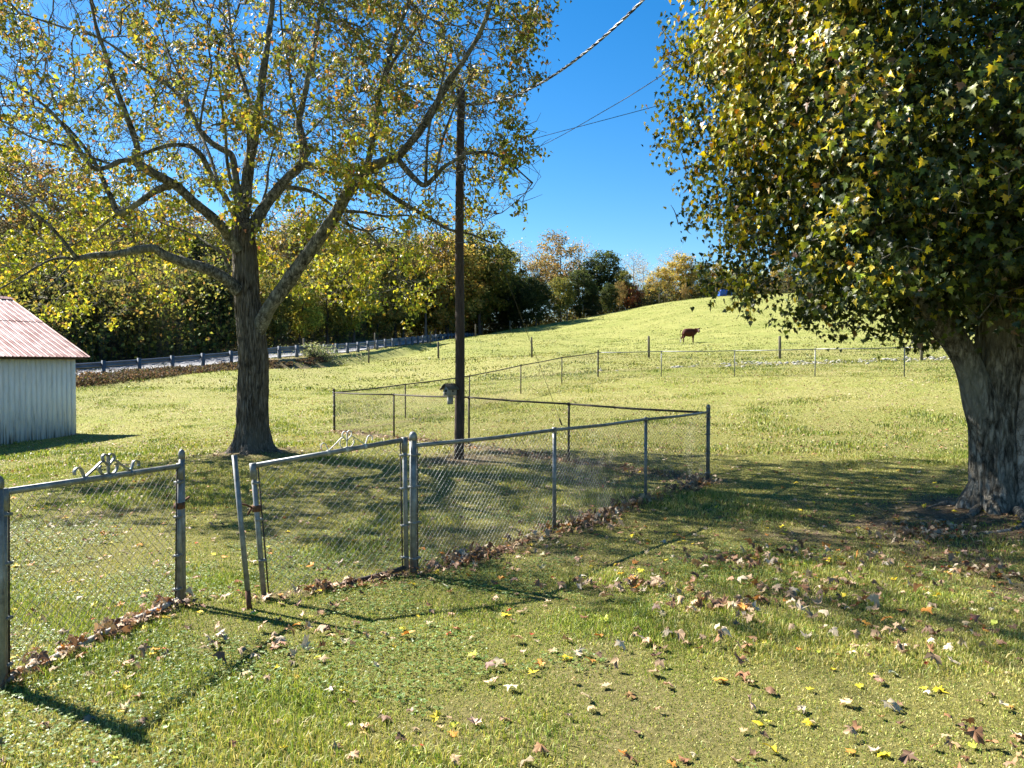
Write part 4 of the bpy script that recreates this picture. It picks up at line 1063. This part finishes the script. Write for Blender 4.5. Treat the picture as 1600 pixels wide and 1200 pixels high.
# inner fill, then hollows between the drooping boughs
qf = unit(rg.normal(0, 1, (120000, 3))); qf = qf / ((np.abs(qf) ** pw).sum(1) ** (1 / pw))[:, None] * rg.uniform(.5, .84, (120000, 1)); pf = CC + qf * CRr
pf = pf[(pf[:, 2] > 2.25 + .5 * np.clip((4.6 - pf[:, 0]) / 2.4, 0, 1.2)) & (pf[:, 0] > 2.5)]
pos = np.concatenate([pos, pf]); outd = np.concatenate([outd, unit(pf - CC)]); n = len(pos)
rho2 = ((np.abs((pos - CC) / CRr) ** pw).sum(1)) ** (1 / pw)
hn = np.array([mnoise.noise(Vector((p_[0] * 1.15, p_[1] * 1.15, p_[2] * 1.7 + .45 * math.hypot(p_[0] - tx, p_[1] - ty)))) for p_ in pos])
fl = 1.95 + .68 * np.clip((4.6 - pos[:, 0]) / 2.4, 0, 1.2) ** 1.3
ok = (pos[:, 2] > fl - .22 * rg.random(n)) & ~((rho2 > .80) & (hn < .08 - .5 * (1 - rho2).clip(0, 1)) & (rg.random(n) < .93)); pos = pos[ok]; outd = outd[ok]; n = len(pos)
dirv = unit(outd * .55 + rg.normal(0, .45, (n, 3)) + [0, 0, -.75])
nrm = unit(outd * .55 + rg.normal(0, .42, (n, 3)) + [0, 0, .55])
size = rg.uniform(.045, .088, n)
pn = np.array([mnoise.noise(Vector(p_ * .55)) for p_ in pos[::8]]); pn = np.repeat(pn, 8)[:n]
left = np.clip((3.9 - pos[:, 0]) / 1.7, 0, 1)
pg = np.clip(.035 + .62 * left ** 1.3 + .12 * (pn > .28), 0, .8)
g = pick([(.022, .040, .008), (.038, .060, .011), (.085, .115, .016), (.18, .21, .03)], n, rg, .18, [4, 3.4, 2.4, .9])
y_ = pick([(.66, .50, .02), (.52, .43, .03), (.38, .28, .035), (.36, .38, .035), (.46, .22, .035)], n, rg, .18, [2.5, 2.5, 1.4, 4, .5])
br = pick([(.18, .11, .05)], n, rg, .2)
u_ = rg.random(n); colr = np.where((u_ < pg)[:, None], y_, np.where((u_ > .985)[:, None], br, g))
V, T, Cc = leaves(MAPLE, MAPLE_T, pos, dirv, nrm, size, colr, .28, .45, rg, .03)
mesh_obj('crown', V, [T], M['leaf_gloss'], TR_, col=Cc)
# a few bare shoots standing out of the left edge of the crown
for (x0, y0, x1, y1) in ((1072, 268, 1050, 212), (1060, 350, 1048, 320), (1075, 90, 1030, 40), (1065, 95, 1035, 82), (1300, 380, 1262, 330), (1400, 90, 1416, 0), (1210, 55, 1204, 95)):
    a_, b_ = at(x0, y0, 7.6), at(x1, y1, 7.3)
    MB().tube(spline([a_, (a_ + b_) / 2 + rg.normal(0, .02, 3), b_], 8), np.linspace(.006, .002, 8), 5).obj('bare_shoot', M['limb'], TR_)

# ================================================================== woods
def wood_proto(seed, Ht, Rc, base, pal, wts, leaf_n, lsize, shape=2.0, nA=700, bare=False, trunkr=.2, conif=False):
    rg = np.random.default_rng(seed)
    zc = (base + Ht) / 2; rz = (Ht - base) / 2
    lobes = [(np.zeros(3) + [0, 0, zc], np.array([Rc, Rc, rz]))]
    A = ell(nA, (0, 0, zc), (Rc, Rc, rz), shape, rg)
    if conif: A = A[np.hypot(A[:, 0], A[:, 1]) < Rc * (1 - (A[:, 2] - base) / (Ht - base)) ** .75 + .15]
    nz = np.array([mnoise.noise(Vector(a_ * .38) + Vector((seed * 7.1, 0, 0))) for a_ in A])
    A = A[nz > -.16 if not bare else nz > -.3]
    zt = np.linspace(0, Ht * .8, 16); wob = np.cumsum(rg.normal(0, .07, (16, 2)), axis=0)
    S0 = np.c_[wob, zt]; S0[:, :2] -= S0[0, :2]
    P, par = colonize(S0, np.arange(-1, 15), A, D=.55, di=7, dk=.7, iters=45, rg=rg, jit=.2, up=.15)
    rad, ch = pipe_radii(P, par, .012 if not bare else .014, 2.3); rad = rad * (trunkr / rad[0]) if rad[0] > trunkr else rad
    rad[:16] = np.maximum(rad[:16], trunkr * np.linspace(1, .25, 16))
    sp = P[:16]; tv, tf, tcap = tube_arrays(sp, rad[:16], 8)
    sv_, sf = seg_tubes(P, par, rad, np.arange(16, len(P)), 3)
    an = np.arange(16, len(P)); src = rg.choice(an, leaf_n); n = leaf_n
    pos = P[src] + rg.normal(0, .30 if not bare else .35, (n, 3))
    out = unit(pos - [0, 0, zc])
    dirv = unit(out * .4 + rg.normal(0, .6, (n, 3)) + [0, 0, -.4]); nrm = unit(out * .5 + rg.normal(0, .5, (n, 3)) + [0, 0, .5])
    cn = np.array([mnoise.noise(Vector(p_ * .5)) for p_ in P])[src]
    col = pick(np.array(pal) * 1.42, n, rg, .22, wts) * (1 + .4 * cn[:, None])
    V, T, Cc = leaves(TINY, TINY_T, pos, dirv, nrm, rg.uniform(.6, 1.25, n) * lsize, col, .2, .3, rg)
    return (np.concatenate([tv, sv_]), np.concatenate([tf, sf + len(tv)]) if True else None, V, T, Cc, Ht)
KINDS = {
 'olive':   dict(look='olive-green leafy', args=dict(Ht=15, Rc=4.2, base=2.2, pal=[(.10, .11, .03), (.15, .15, .035), (.22, .19, .05), (.07, .085, .025)], wts=[3, 3, 1.5, 2], leaf_n=9000, lsize=.34)),
 'dark':    dict(look='dark green dense', args=dict(Ht=13, Rc=4.0, base=.8, pal=[(.028, .042, .016), (.045, .06, .02), (.07, .08, .025)], wts=[3, 3, 1], leaf_n=11000, lsize=.33)),
 'brown':   dict(look='russet-brown thinning', args=dict(Ht=17, Rc=4.4, base=3.5, pal=[(.20, .13, .055), (.26, .17, .08), (.15, .12, .05), (.13, .13, .045)], wts=[3, 2, 2, 2], leaf_n=6500, lsize=.31)),
 'yellow':  dict(look='yellow-green bright', args=dict(Ht=12, Rc=3.8, base=1.6, pal=[(.30, .29, .05), (.24, .26, .05), (.16, .19, .04), (.38, .28, .05)], wts=[3, 3, 2, 1], leaf_n=8000, lsize=.33)),
 'bare':    dict(look='bare pale-twigged', args=dict(Ht=17, Rc=3.8, base=4.5, pal=[(.30, .24, .18), (.22, .16, .10)], wts=[2, 1], leaf_n=1500, lsize=.24, bare=True, nA=1500, trunkr=.18)),
 'orange':  dict(look='rusty orange small', args=dict(Ht=8, Rc=2.8, base=.8, pal=[(.32, .10, .045), (.26, .085, .04), (.36, .17, .06)], wts=[3, 3, 1], leaf_n=6000, lsize=.31)),
 'gold':    dict(look='golden olive', args=dict(Ht=13, Rc=4.2, base=1.0, pal=[(.30, .21, .055), (.23, .19, .05), (.15, .15, .04), (.36, .24, .07)], wts=[3, 3, 2, 1], leaf_n=9000, lsize=.33)),
 'cedar':   dict(look='dark conical cedar', args=dict(Ht=11, Rc=2.5, base=.4, pal=[(.022, .035, .014), (.035, .048, .018)], wts=[3, 2], leaf_n=8000, lsize=.22, conif=True)),
}
PR = {}
for i, (k, d) in enumerate(KINDS.items()):
    PR[k] = [wood_proto(40 + i * 5 + j, **d['args']) for j in range(2 if k in ('olive', 'brown', 'dark', 'bare') else 1)]
protos = {}
all_trees = []
def plant(kind, x, y, Hw, wsc=1.0, rz=0.0, var=0, row=''):
    pr = PR[kind][var % len(PR[kind])]; z = H1(x, y) - .15; s = Hw / pr[5]
    key = (kind, var % len(PR[kind]))
    if key not in protos:
        root = empty('woodland_tree', (0, 0, 0))
        t = mesh_obj('trunk', pr[0], [pr[1]], M['farbark_pale'] if kind == 'bare' else M['farbark'], root)
        c = mesh_obj('crown', pr[2], [pr[3]], M['leaf_far'], root, col=pr[4])
        protos[key] = root; r = root
    else:
        src = protos[key]; r = src.copy(); COL.objects.link(r)
        for chd in src.children:
            c = chd.copy(); COL.objects.link(c); c.parent = r
    r.location = (x, y, z); r.scale = (s * wsc, s * wsc, s); r.rotation_euler = (0, 0, rz)
    r['category'] = 'tree'; r['group'] = 'trees in the woods behind the road and pasture'
    all_trees.append((r, kind, 800 + x / y * F, y, row)); return r
rw = random.Random(5)
# (photo pixel x, distance, kind, photo pixel y of the top)
def at_top(px, py, Y, kind, w=1.0, var=None, row=''):
    x = (px - 800) / F * Y; zt = CAMZ + (570 - py) / F * Y; h = zt - H1(x, Y)
    plant(kind, x, Y, max(h, 3), w * rw.uniform(.95, 1.1), rw.uniform(0, 6.28), rw.randint(0, 3) if var is None else var, row)
# skyline trees, right of the pole
for a_ in [(752, 372, 112, 'brown', 1.0), (785, 385, 118, 'olive', 1.0), (815, 372, 122, 'bare', 1.0), (842, 392, 116, 'brown', 1.1), (872, 358, 128, 'brown', 1.05), (905, 368, 134, 'bare', 1.0), (838, 430, 106, 'dark', 1.0), (876, 428, 110, 'olive', 1.0), (905, 415, 113, 'dark', 1.1),
           (940, 388, 124, 'dark', 1.15), (925, 440, 112, 'cedar', 1.4), (952, 440, 114, 'dark', 1.0), (973, 418, 120, 'olive', .9), (968, 437, 116, 'brown', .8), (990, 388, 140, 'bare', 1.05), (1003, 405, 146, 'bare', 1.0), (984, 438, 120, 'orange', 1.2), (1012, 440, 130, 'olive', .9), (1030, 415, 128, 'gold', 1.0),
           (1062, 395, 132, 'gold', 1.1), (1050, 385, 150, 'bare', 1.2), (1092, 405, 134, 'olive', 1.1), (1120, 410, 138, 'gold', 1.1), (1150, 415, 140, 'yellow', 1.1), (1180, 405, 142, 'olive', 1.1), (1215, 410, 146, 'gold', 1.1), (1250, 400, 148, 'dark', 1.1), (1290, 415, 150, 'olive', 1.1), (1335, 408, 152, 'brown', 1.1), (1385, 412, 152, 'gold', 1.1), (1440, 405, 152, 'olive', 1.2), (1500, 415, 150, 'dark', 1.1), (1070, 440, 124, 'brown', .8), (1105, 440, 127, 'dark', .8)]:
    at_top(*a_, row='on pasture skyline')
for a_ in [(596, 440, 108, 'dark'), (628, 432, 112, 'olive'), (655, 440, 116, 'dark'), (684, 430, 120, 'olive'), (706, 438, 122, 'dark'), (730, 432, 124, 'dark'), (765, 430, 118, 'olive'), (795, 428, 116, 'dark'), (812, 425, 112, 'dark'), (748, 400, 130, 'brown')]:
    at_top(*a_, 1.15, row='on pasture skyline')
# front row behind the road
px = -60
kinds1 = ['dark', 'olive', 'yellow', 'dark', 'olive', 'cedar', 'brown', 'olive', 'dark', 'gold', 'olive', 'yellow', 'olive', 'yellow', 'gold', 'olive', 'yellow', 'olive', 'gold']
for i, (px, Y) in enumerate([(-70, 50), (-15, 52), (38, 54), (88, 53), (140, 56), (190, 58), (238, 60), (285, 62), (330, 63), (380, 66), (428, 68), (470, 71), (512, 75), (552, 79), (590, 92), (630, 99), (668, 107), (705, 112), (738, 116)]):
    at_top(px, rw.uniform(385, 425), Y + rw.uniform(-1, 2), kinds1[i % 19], 1.0, row='in front row behind guardrail')
for i, px in enumerate(range(-90, 760, 47)):
    Y = 62 + max(0, px) * .058 + rw.uniform(-2, 3)
    at_top(px + rw.uniform(-10, 10), rw.uniform(315, 372), Y, ['olive', 'brown', 'dark', 'olive', 'bare', 'gold'][i % 6], 1.1, row='in middle row behind guardrail')
for i, (px, py) in enumerate([(-60, 250), (5, 225), (60, 215), (110, 240), (165, 300), (215, 318), (262, 300), (300, 315), (345, 330), (400, 345), (445, 322), (485, 318), (530, 335), (580, 345), (630, 352), (680, 360), (722, 366)]):
    Y = 74 + max(0, px) * .055
    at_top(px, py, Y, ['bare', 'brown', 'bare', 'brown', 'olive'][i % 5], 1.15, row='in tall back row')
# labels: look + row + neighbour landmark + order among equals
LM = [(-200, 120, 'above shed roof'), (120, 330, 'left of shaggy maple trunk'), (330, 450, 'behind shaggy maple trunk'), (450, 600, 'above bright guardrail stretch'), (600, 700, 'left of utility pole'), (700, 745, 'behind utility pole'),
      (745, 850, 'right of utility pole'), (850, 965, 'left of rusty orange tree'), (965, 1010, 'beside rusty orange tree'), (1010, 1110, 'left of blue tarp'), (1110, 1700, 'behind right maple crown')]
buckets = {}
for t_ in all_trees:
    lm = next(s for a_, b_, s in LM if a_ <= t_[2] < b_)
    buckets.setdefault((KINDS[t_[1]]['look'] + ' tree', t_[4], lm), []).append(t_)
ORD = ['leftmost', 'second from left', 'third from left', 'fourth from left', 'fifth from left', 'sixth from left', 'seventh from left', 'eighth from left']
for (lk, row, lm), ts_ in buckets.items():
    ts_.sort(key=lambda q_: q_[2])
    for i, t_ in enumerate(ts_):
        t_[0]['label'] = f'{lk} {row}, {lm}' + ('' if len(ts_) == 1 else f', {ORD[i]}')

# understory: bushes at the woods edge (one mass), brush bank below the guardrail, weeds
def scatter_mass(name, label, pts, hgt, pal, wts, lsize, per, mat, rgs, twig=True, tw_mat='farbark', spread=.5):
    n = len(pts) * per; src = np.repeat(np.arange(len(pts)), per); b = pts[src]; h = np.repeat(hgt, per)
    u = rgs.random(n) ** .8
    pos = b + np.c_[rgs.normal(0, spread, (n, 2)) * (h / hgt.mean())[:, None], u * h * (1 - .25 * rgs.random(n))]
    dirv = unit(rgs.normal(0, .6, (n, 3)) + [0, 0, .1]); nrm = unit(rgs.normal(0, .6, (n, 3)) + [0, 0, .6])
    V, T, Cc = leaves(TINY, TINY_T, pos, dirv, nrm, rgs.uniform(.6, 1.3, n) * lsize, pick(pal, n, rgs, .25, wts), .2, .3, rgs)
    o = mesh_obj(name, V, [T], mat, None, col=Cc); tag(o, label, 'undergrowth', kind='stuff')
    if twig:
        m = len(pts) * 5; s2 = np.repeat(np.arange(len(pts)), 5); a = pts[s2] + np.c_[rgs.normal(0, spread * .6, (m, 2)), np.full(m, -.05)]
        e = a + np.c_[rgs.normal(0, .25, (m, 2)), hgt[s2] * rgs.uniform(.6, 1.2, m)]
        V, Fq = seg_tubes(np.concatenate([a, e]), np.r_[np.full(m, -1), np.arange(m)], np.r_[np.full(m, .012), np.full(m, .005)], np.arange(m, 2 * m), 3)
        so_ = mesh_obj('stalks', V, [Fq], M[tw_mat], o); so_['kind'] = 'stuff'
    return o
rgs = np.random.default_rng(77)
def rail_pts(n, s0, s1, o0, o1):
    s = rgs.uniform(s0, s1, n); o = rgs.uniform(o0, o1, n)
    x = np.interp(s, arc, RS[:, 0]) + np.interp(s, arc, RN[:, 0]) * o; y = np.interp(s, arc, RS[:, 1]) + np.interp(s, arc, RN[:, 1]) * o
    return np.c_[x, y, H(x, y)]
p_ = rail_pts(1500, 0, arc[-1], 9.2, 20); hg = rgs.uniform(1.2, 4.2, len(p_)) * (1 + .02 * p_[:, 1])
scatter_mass('undergrowth', 'dark tangled understory filling the edge of the woods behind the road', p_, hg, [(.10, .12, .035), (.18, .19, .05), (.32, .29, .07), (.26, .18, .07)], [2.5, 3, 2, 1], .30, 60, M['leaf_far'], rgs, spread=1.0)
xx = rgs.uniform(-26, 95, 1700); yy = 119 + rgs.uniform(0, 22, 1700) + np.clip(xx, 0, 60) * .25; yy[xx < 25] -= 5; yy[xx < -3] += 2
p_ = np.c_[xx, yy, H(xx, yy)]
scatter_mass('undergrowth', 'brushy understory below the trees on the pasture skyline', p_, rgs.uniform(1.2, 4.5, len(p_)), [(.05, .06, .022), (.12, .11, .035), (.18, .14, .05)], [3, 2, 1], .32, 50, M['leaf_far'], rgs, spread=1.1)
s_a = arc[np.argmin(np.hypot(RS[:, 0] + 27, RS[:, 1] - 34.5))]; s_b = arc[np.argmin(np.hypot(RS[:, 0] + 14.5, RS[:, 1] - 54))]
p1 = rail_pts(900, s_a, s_b, -6.4, -.9); t_ = (p1[:, 1] - 30) / 25
lim = -6.6 + 5.0 * np.clip((p1[:, 0] + 22) / 8, 0, 1); dR, _ = rail_side(p1[:, 0], p1[:, 1]); p1 = p1[dR > lim]
dR, _ = rail_side(p1[:, 0], p1[:, 1]); hg = rgs.uniform(.25, .8, len(p1)) * (.5 + 1.1 * vnoise(p1[:, 0], p1[:, 1], 1.8, 4)) * np.clip(1.25 - (p1[:, 0] + 22) / 11, .45, 1.2) * np.clip(-dR / 4.5, .3, 1)
scatter_mass('undergrowth', 'brown weedy bank of brush between the lawn and the guardrail', p1, hg, [(.10, .065, .045), (.065, .045, .03), (.15, .11, .075), (.06, .07, .03), (.035, .03, .02)], [3, 3, 1.3, 1.2, 2], .10, 110, M['leaf_far'], rgs, spread=.4)
# pale flowering weeds by the first wooden post
q = at(502, 563, 54); pp = np.c_[q[0] + rgs.normal(0, 1.0, 60), 54 + rgs.normal(0, .5, 60), np.zeros(60)]; pp[:, 2] = H(pp[:, 0], pp[:, 1])
wd = scatter_mass('weed_clump', 'pale flowering weed clump beside the guardrail and a wooden post', pp, rgs.uniform(.5, 1.1, 60), [(.30, .33, .16), (.14, .19, .06), (.50, .50, .38)], [2, 3, 2], .07, 70, M['leaf_far'], rgs, spread=.25)
wd['kind'] = 'thing'; wd['category'] = 'weeds'

# ================================================================== grass, clover and fallen leaves
rg = np.random.default_rng(101)
def wedge(n, y0, y1, p=2.0, side=3.2):
    """uniform per area for p=2, denser near for smaller p"""
    u = rg.random(n); y = (y0 ** p + u * (y1 ** p - y0 ** p)) ** (1 / p); x = rg.uniform(-1, 1, n) * (.70 * y + side); return x, y
def blades(name, n, y0, y1, p, hgt, wid, label, tint=1.0):
    x, y = wedge(n, y0, y1, p)
    dm_ = dirt_mask(x, y); ok = rg.random(n) > dm_ * .93; x, y = x[ok], y[ok]; n = len(x)
    dry = dry_mask(x, y); lush = fnoise(x, y, 1.3, 31)
    z = H(x, y)
    h = hgt * rg.uniform(.45, 1.25, n) * (.55 + 1.25 * sstep(.42, .75, lush)) * (1 - .18 * dry) * (1 - .35 * dirt_mask(x, y))
    fd = np.minimum(np.minimum(segd(x, y, NB, CR), segd(x, y, CR, LC)), np.minimum(segd(x, y, GA, GA2), segd(x, y, (-1.9, 5.72), NB)))
    h = h * (1 + 1.0 * np.exp(-(fd / .22) ** 2) * (y < 22))
    w = wid * rg.uniform(.7, 1.3, n)
    a = rg.uniform(0, 2 * math.pi, n); ca, sa = np.cos(a), np.sin(a)
    la = rg.uniform(0, 2 * math.pi, n); lean = h * np.abs(rg.normal(.55, .38, n)); lx, ly = np.cos(la) * lean, np.sin(la) * lean
    B = np.stack([x, y, z - .004], 1); W = np.stack([ca * w / 2, sa * w / 2, np.zeros(n)], 1)
    Mi = B + np.stack([lx * .35, ly * .35, h * .6], 1); Tp = B + np.stack([lx, ly, h * np.clip(1.05 - .35 * (lean / h), .35, 1)], 1)
    V = np.stack([B - W, B + W, Mi + W * .8, Mi - W * .8, Tp], 1).reshape(-1, 3)
    k = np.arange(n)[:, None] * 5
    Q = k + np.array([[0, 1, 2, 3]]); T = k + np.array([[3, 2, 4]])
    g = pick([(.10, .15, .02), (.19, .245, .035), (.33, .36, .075), (.065, .10, .015)], n, rg, .16, [3, 3, 2, 2])
    d = pick([(.38, .34, .12), (.32, .29, .085), (.46, .41, .18), (.28, .27, .07)], n, rg, .16, [3, 3, 2, 3])
    u = rg.random(n) < np.clip(.22 + .60 * dry - .25 * sstep(.5, .75, lush), .04, 1); c = np.where(u[:, None], d, g)
    c = c * tint
    o = mesh_obj(name, V, [Q, T], M['grass'], None, col=np.repeat(c, 5, axis=0)); tag(o, label, 'grass', kind='stuff'); return o
blades('grass', 480000, 2.35, 6.5, 1.5, .034, .0042, 'short mown grass blades in the foreground of the yard', 1.3)
blades('grass', 400000, 6.5, 14.5, 1.4, .044, .0075, 'mown grass around the fences and the two maples', 1.12)
blades('grass', 230000, 14.5, 36, 1.2, .055, .017, 'mown grass of the far yard up to the ditch')
blades('grass', 230000, 35, 122, 1.15, .075, .045, 'pale tufted grass of the pasture hill', .70)
# broad-leaf clover patches
x, y = wedge(90000, 2.4, 9, 1.6); ln = fnoise(x, y, .9, 51); ok = (ln > .555) & (dirt_mask(x, y) < .4); x, y = x[ok], y[ok]
n = len(x); pos = np.stack([x, y, H(x, y) + rg.uniform(.012, .04, n)], 1)
aa = rg.uniform(0, 6.28, n); pos3 = np.repeat(pos, 3, axis=0); a3 = np.repeat(aa, 3) + np.tile([0, 2.09, 4.19], n)
dirv = np.stack([np.cos(a3), np.sin(a3), rg.normal(.05, .15, 3 * n)], 1); nrm = np.repeat(unit(rg.normal(0, .3, (n, 3)) + [0, 0, 1]), 3, axis=0)
V, T, Cc = leaves(TINY * [1.15, 1], TINY_T, pos3, dirv, nrm, rg.uniform(.009, .017, 3 * n), np.repeat(pick([(.09, .16, .03), (.13, .20, .04), (.19, .25, .07)], n, rg, .15), 3, axis=0), .1, .1, rg)
tag(mesh_obj('clover', V, [T], M['grass'], None, col=Cc), 'low clover patches in the foreground lawn', 'clover', kind='stuff')

# ---- fallen leaves: kinds (colour, curl) ------------------------------------
LEAFK = [('curled tan', (.38, .26, .15), 1.3), ('pale bleached', (.50, .41, .28), 1.1), ('brown crumpled', (.17, .10, .06), 1.1), ('bright yellow', (.68, .52, .03), .4), ('orange', (.60, .25, .05), .6), ('small red', (.42, .05, .025), .5), ('yellow-green', (.48, .50, .06), .35), ('rusty brown', (.27, .14, .07), .9)]
KW = np.array([4.8, 2.2, 2.4, 1.6, 1.0, .8, .6, 2.6])
def litter_density(x, y):
    n = fnoise(x, y, 1.1, 61)
    d = .05 + .45 * sstep(.58, .74, n)
    d = np.maximum(d, .25 + .75 * sstep(3.4, 1.2, np.hypot((x - 5.0) / 1.4, y - 6.8)) * (n > .42))
    d = np.maximum(d, 1.6 * np.exp(-(segd(x, y, NB + [.08, -.1], CR) / .16) ** 2))
    d = np.maximum(d, 1.2 * np.exp(-(segd(x, y, CR, LC) / .32) ** 2))
    d = np.maximum(d, 1.8 * np.exp(-(segd(x, y, GA + [.05, 0], GA2 + [.06, 0]) / .085) ** 2))
    d = np.maximum(d, 1.6 * np.exp(-(segd(x, y, (-1.7, 5.7), NB + [0, -.05]) / .10) ** 2))
    d = np.maximum(d, .8 * sstep(2.2, .6, np.hypot(x - tx, y - ty)))
    return d
def sample_leaves(n, y0, y1, p):
    out_x, out_y = [], []
    while sum(map(len, out_x)) < n:
        x, y = wedge(n * 6, y0, y1, p, .6); ok = rg.random(len(x)) * 1.8 < litter_density(x, y); out_x.append(x[ok]); out_y.append(y[ok])
    return np.concatenate(out_x)[:n], np.concatenate(out_y)[:n]
def ground_normal_pose(n, lift=.03):
    return
x, y = sample_leaves(8500, 2.6, 34, 1.35)
order = np.argsort(y); x, y = x[order], y[order]
n_ind = 290
kind = rg.choice(len(LEAFK), len(x), p=KW / KW.sum())
kind = np.where(y > 13, rg.choice([0, 1, 2, 7], len(x)), kind)
size = np.where(kind == 5, rg.uniform(.025, .04, len(x)), rg.uniform(.032, .074, len(x)))
z = H(x, y) + .004 + (.010 + rg.uniform(0, .010, len(x))) * (1 - dirt_mask(x, y)) * (1 - .5 * dry_mask(x, y))
az = rg.uniform(0, 6.28, len(x)); tilt = rg.normal(0, .12, len(x))
dirv = np.stack([np.cos(az), np.sin(az), tilt], 1); nrm = unit(rg.normal(0, .28, (len(x), 3)) + [0, 0, 1])
basec = np.array([k[1] for k in LEAFK])[kind]; colr = np.clip(basec * (1 + rg.normal(0, .18, (len(x), 1))) * (1 + rg.normal(0, .06, (len(x), 3))), .01, .9)
curl = np.array([k[2] for k in LEAFK])[kind]
def leaf_set(ix, rough=.06):
    V, T, Cc = leaves(MAPLE, MAPLE_T, np.c_[x, y, z][ix], dirv[ix], nrm[ix], size[ix], colr[ix], .08, 0, rg, rough)
    # curl the lobes upwards / inwards
    k = len(MAPLE); X_ = MAPLE[:, 0][None]; Y_ = MAPLE[:, 1][None] - .45
    dz = (X_ ** 2 * 1.1 + Y_ ** 2 * .7) * curl[ix][:, None] * size[ix][:, None] * rg.choice([1, -1, -1], (len(ix), 1)) * .55
    V = V.reshape(len(ix), k, 3); V[:, :, 2] += dz; V += rg.normal(0, 1, V.shape) * (.055 * size[ix])[:, None, None]
    low = V[:, :, 2].min(1) - (z[ix] - .010); V[:, :, 2] -= low[:, None] * (low < 0)[:, None]
    return V.reshape(-1, 3), T, Cc
# drifts caught along the fence feet and the gate pipes
dx, dy, dz, dk = [], [], [], []
for a_, b_, n_, wd_, up_, off in ((NB + [.06, -.08], CR, 900, .12, .022, 0), (GA, GA2, 280, .06, .04, 0), ((-1.86, 5.66), NB - [0, .06], 120, .05, .015, 0), (CR, LC, 620, .22, .015, 0)):
    t = rg.random(n_); cl_ = vnoise(t * 9, t * 0 + n_, .7, 3); k_ = rg.random(n_) < .05 + 1.2 * cl_; t = t[k_]
    p_ = np.asarray(a_) * (1 - t[:, None]) + np.asarray(b_) * t[:, None] + rg.normal(0, wd_, (len(t), 2))
    dx.append(p_[:, 0]); dy.append(p_[:, 1]); dz.append(rg.uniform(0, up_, len(t))); dk.append(rg.choice([0, 1, 2, 7, 7, 4], len(t), p=[.3, .12, .22, .2, .12, .04]))
for _ in range(26):
    cx_, cy_ = (rg.uniform(.6, 5.0), rg.uniform(3.9, 8.5)) if _ < 19 else (rg.uniform(-1.5, 2.5), rg.uniform(3, 6)); n_ = int(rg.integers(8, 40)); s_ = rg.uniform(.08, .26)
    dx.append(cx_ + rg.normal(0, s_ * 1.5, n_)); dy.append(cy_ + rg.normal(0, s_, n_)); dz.append(rg.uniform(0, .02, n_)); dk.append(rg.choice([0, 1, 2, 7, 4], n_, p=[.38, .24, .14, .2, .04]))
dx, dy, dz, dk = map(np.concatenate, (dx, dy, dz, dk)); m_ = len(dx); n0 = len(x)
x = np.r_[x, dx]; y = np.r_[y, dy]; z = np.r_[z, H(dx, dy) + .012 + dz]; kind = np.r_[kind, dk]; size = np.r_[size, rg.uniform(.04, .085, m_)]
az = rg.uniform(0, 6.28, m_); dirv = np.r_[dirv, np.stack([np.cos(az), np.sin(az), rg.normal(0, .4, m_)], 1)]; nrm = np.r_[nrm, unit(rg.normal(0, .6, (m_, 3)) + [0, 0, 1])]
colr = np.r_[colr, np.clip(np.array([k[1] for k in LEAFK])[dk] * (1 + rg.normal(0, .2, (m_, 1))), .01, .9)]; curl = np.r_[curl, np.array([k[2] for k in LEAFK])[dk] * 1.4]
rest = np.arange(n_ind, len(x))
V, T, Cc = leaf_set(rest)
tag(mesh_obj('leaf_litter', V, [T], M['litter'], None, col=Cc), 'scattered dead maple leaves on the lawn and heaped along the fences', 'fallen leaves', kind='stuff')
def zone(px, py, xx, yy):
    if segd(np.array([xx]), np.array([yy]), GA, GA2)[0] < .35: return 'under left gate leaf'
    if segd(np.array([xx]), np.array([yy]), (-1.8, 5.7), NB)[0] < .35: return 'under right gate leaf'
    a = 'at bottom edge of lawn' if py > 1090 else ('on near lawn' if py > 990 else 'on lawn beside gates')
    b = 'far left' if px < 320 else 'left of centre' if px < 640 else 'near centre' if px < 960 else 'right of centre' if px < 1280 else 'far right'
    return a + ', ' + b
SZ = lambda s: 'large' if s > .074 else 'small' if s < .054 else 'medium'
lab = {}
for i in range(n_ind):
    V, T, Cc = leaf_set(np.array([i]))
    c = np.array([x[i], y[i], z[i]])
    o = mesh_obj('fallen_leaf', V - c, [T], M['litter'], None, col=Cc); o.location = tuple(c)
    px_, py_ = 800 + x[i] / y[i] * F, 570 + (CAMZ - z[i]) / y[i] * F
    kn = LEAFK[kind[i]][0]; kn = kn if kn.startswith('small') else SZ(size[i]) + ' ' + kn
    base = f'{kn} leaf {zone(px_, py_, x[i], y[i])}'
    lab.setdefault(base, []).append((px_, o))
    o['category'] = 'leaf'; o['group'] = 'fallen leaves on the near lawn'
ORD2 = ['leftmost', 'second from left', 'third from left', 'fourth from left', 'fifth from left', 'sixth from left', 'seventh from left', 'eighth from left', 'ninth from left', 'tenth from left', 'eleventh from left', 'twelfth from left']
for base, lst in lab.items():
    lst.sort(key=lambda q_: q_[0])
    for i, (_, o) in enumerate(lst):
        o['label'] = base if len(lst) == 1 else f'{base}, {ORD2[min(i, 11)]}'
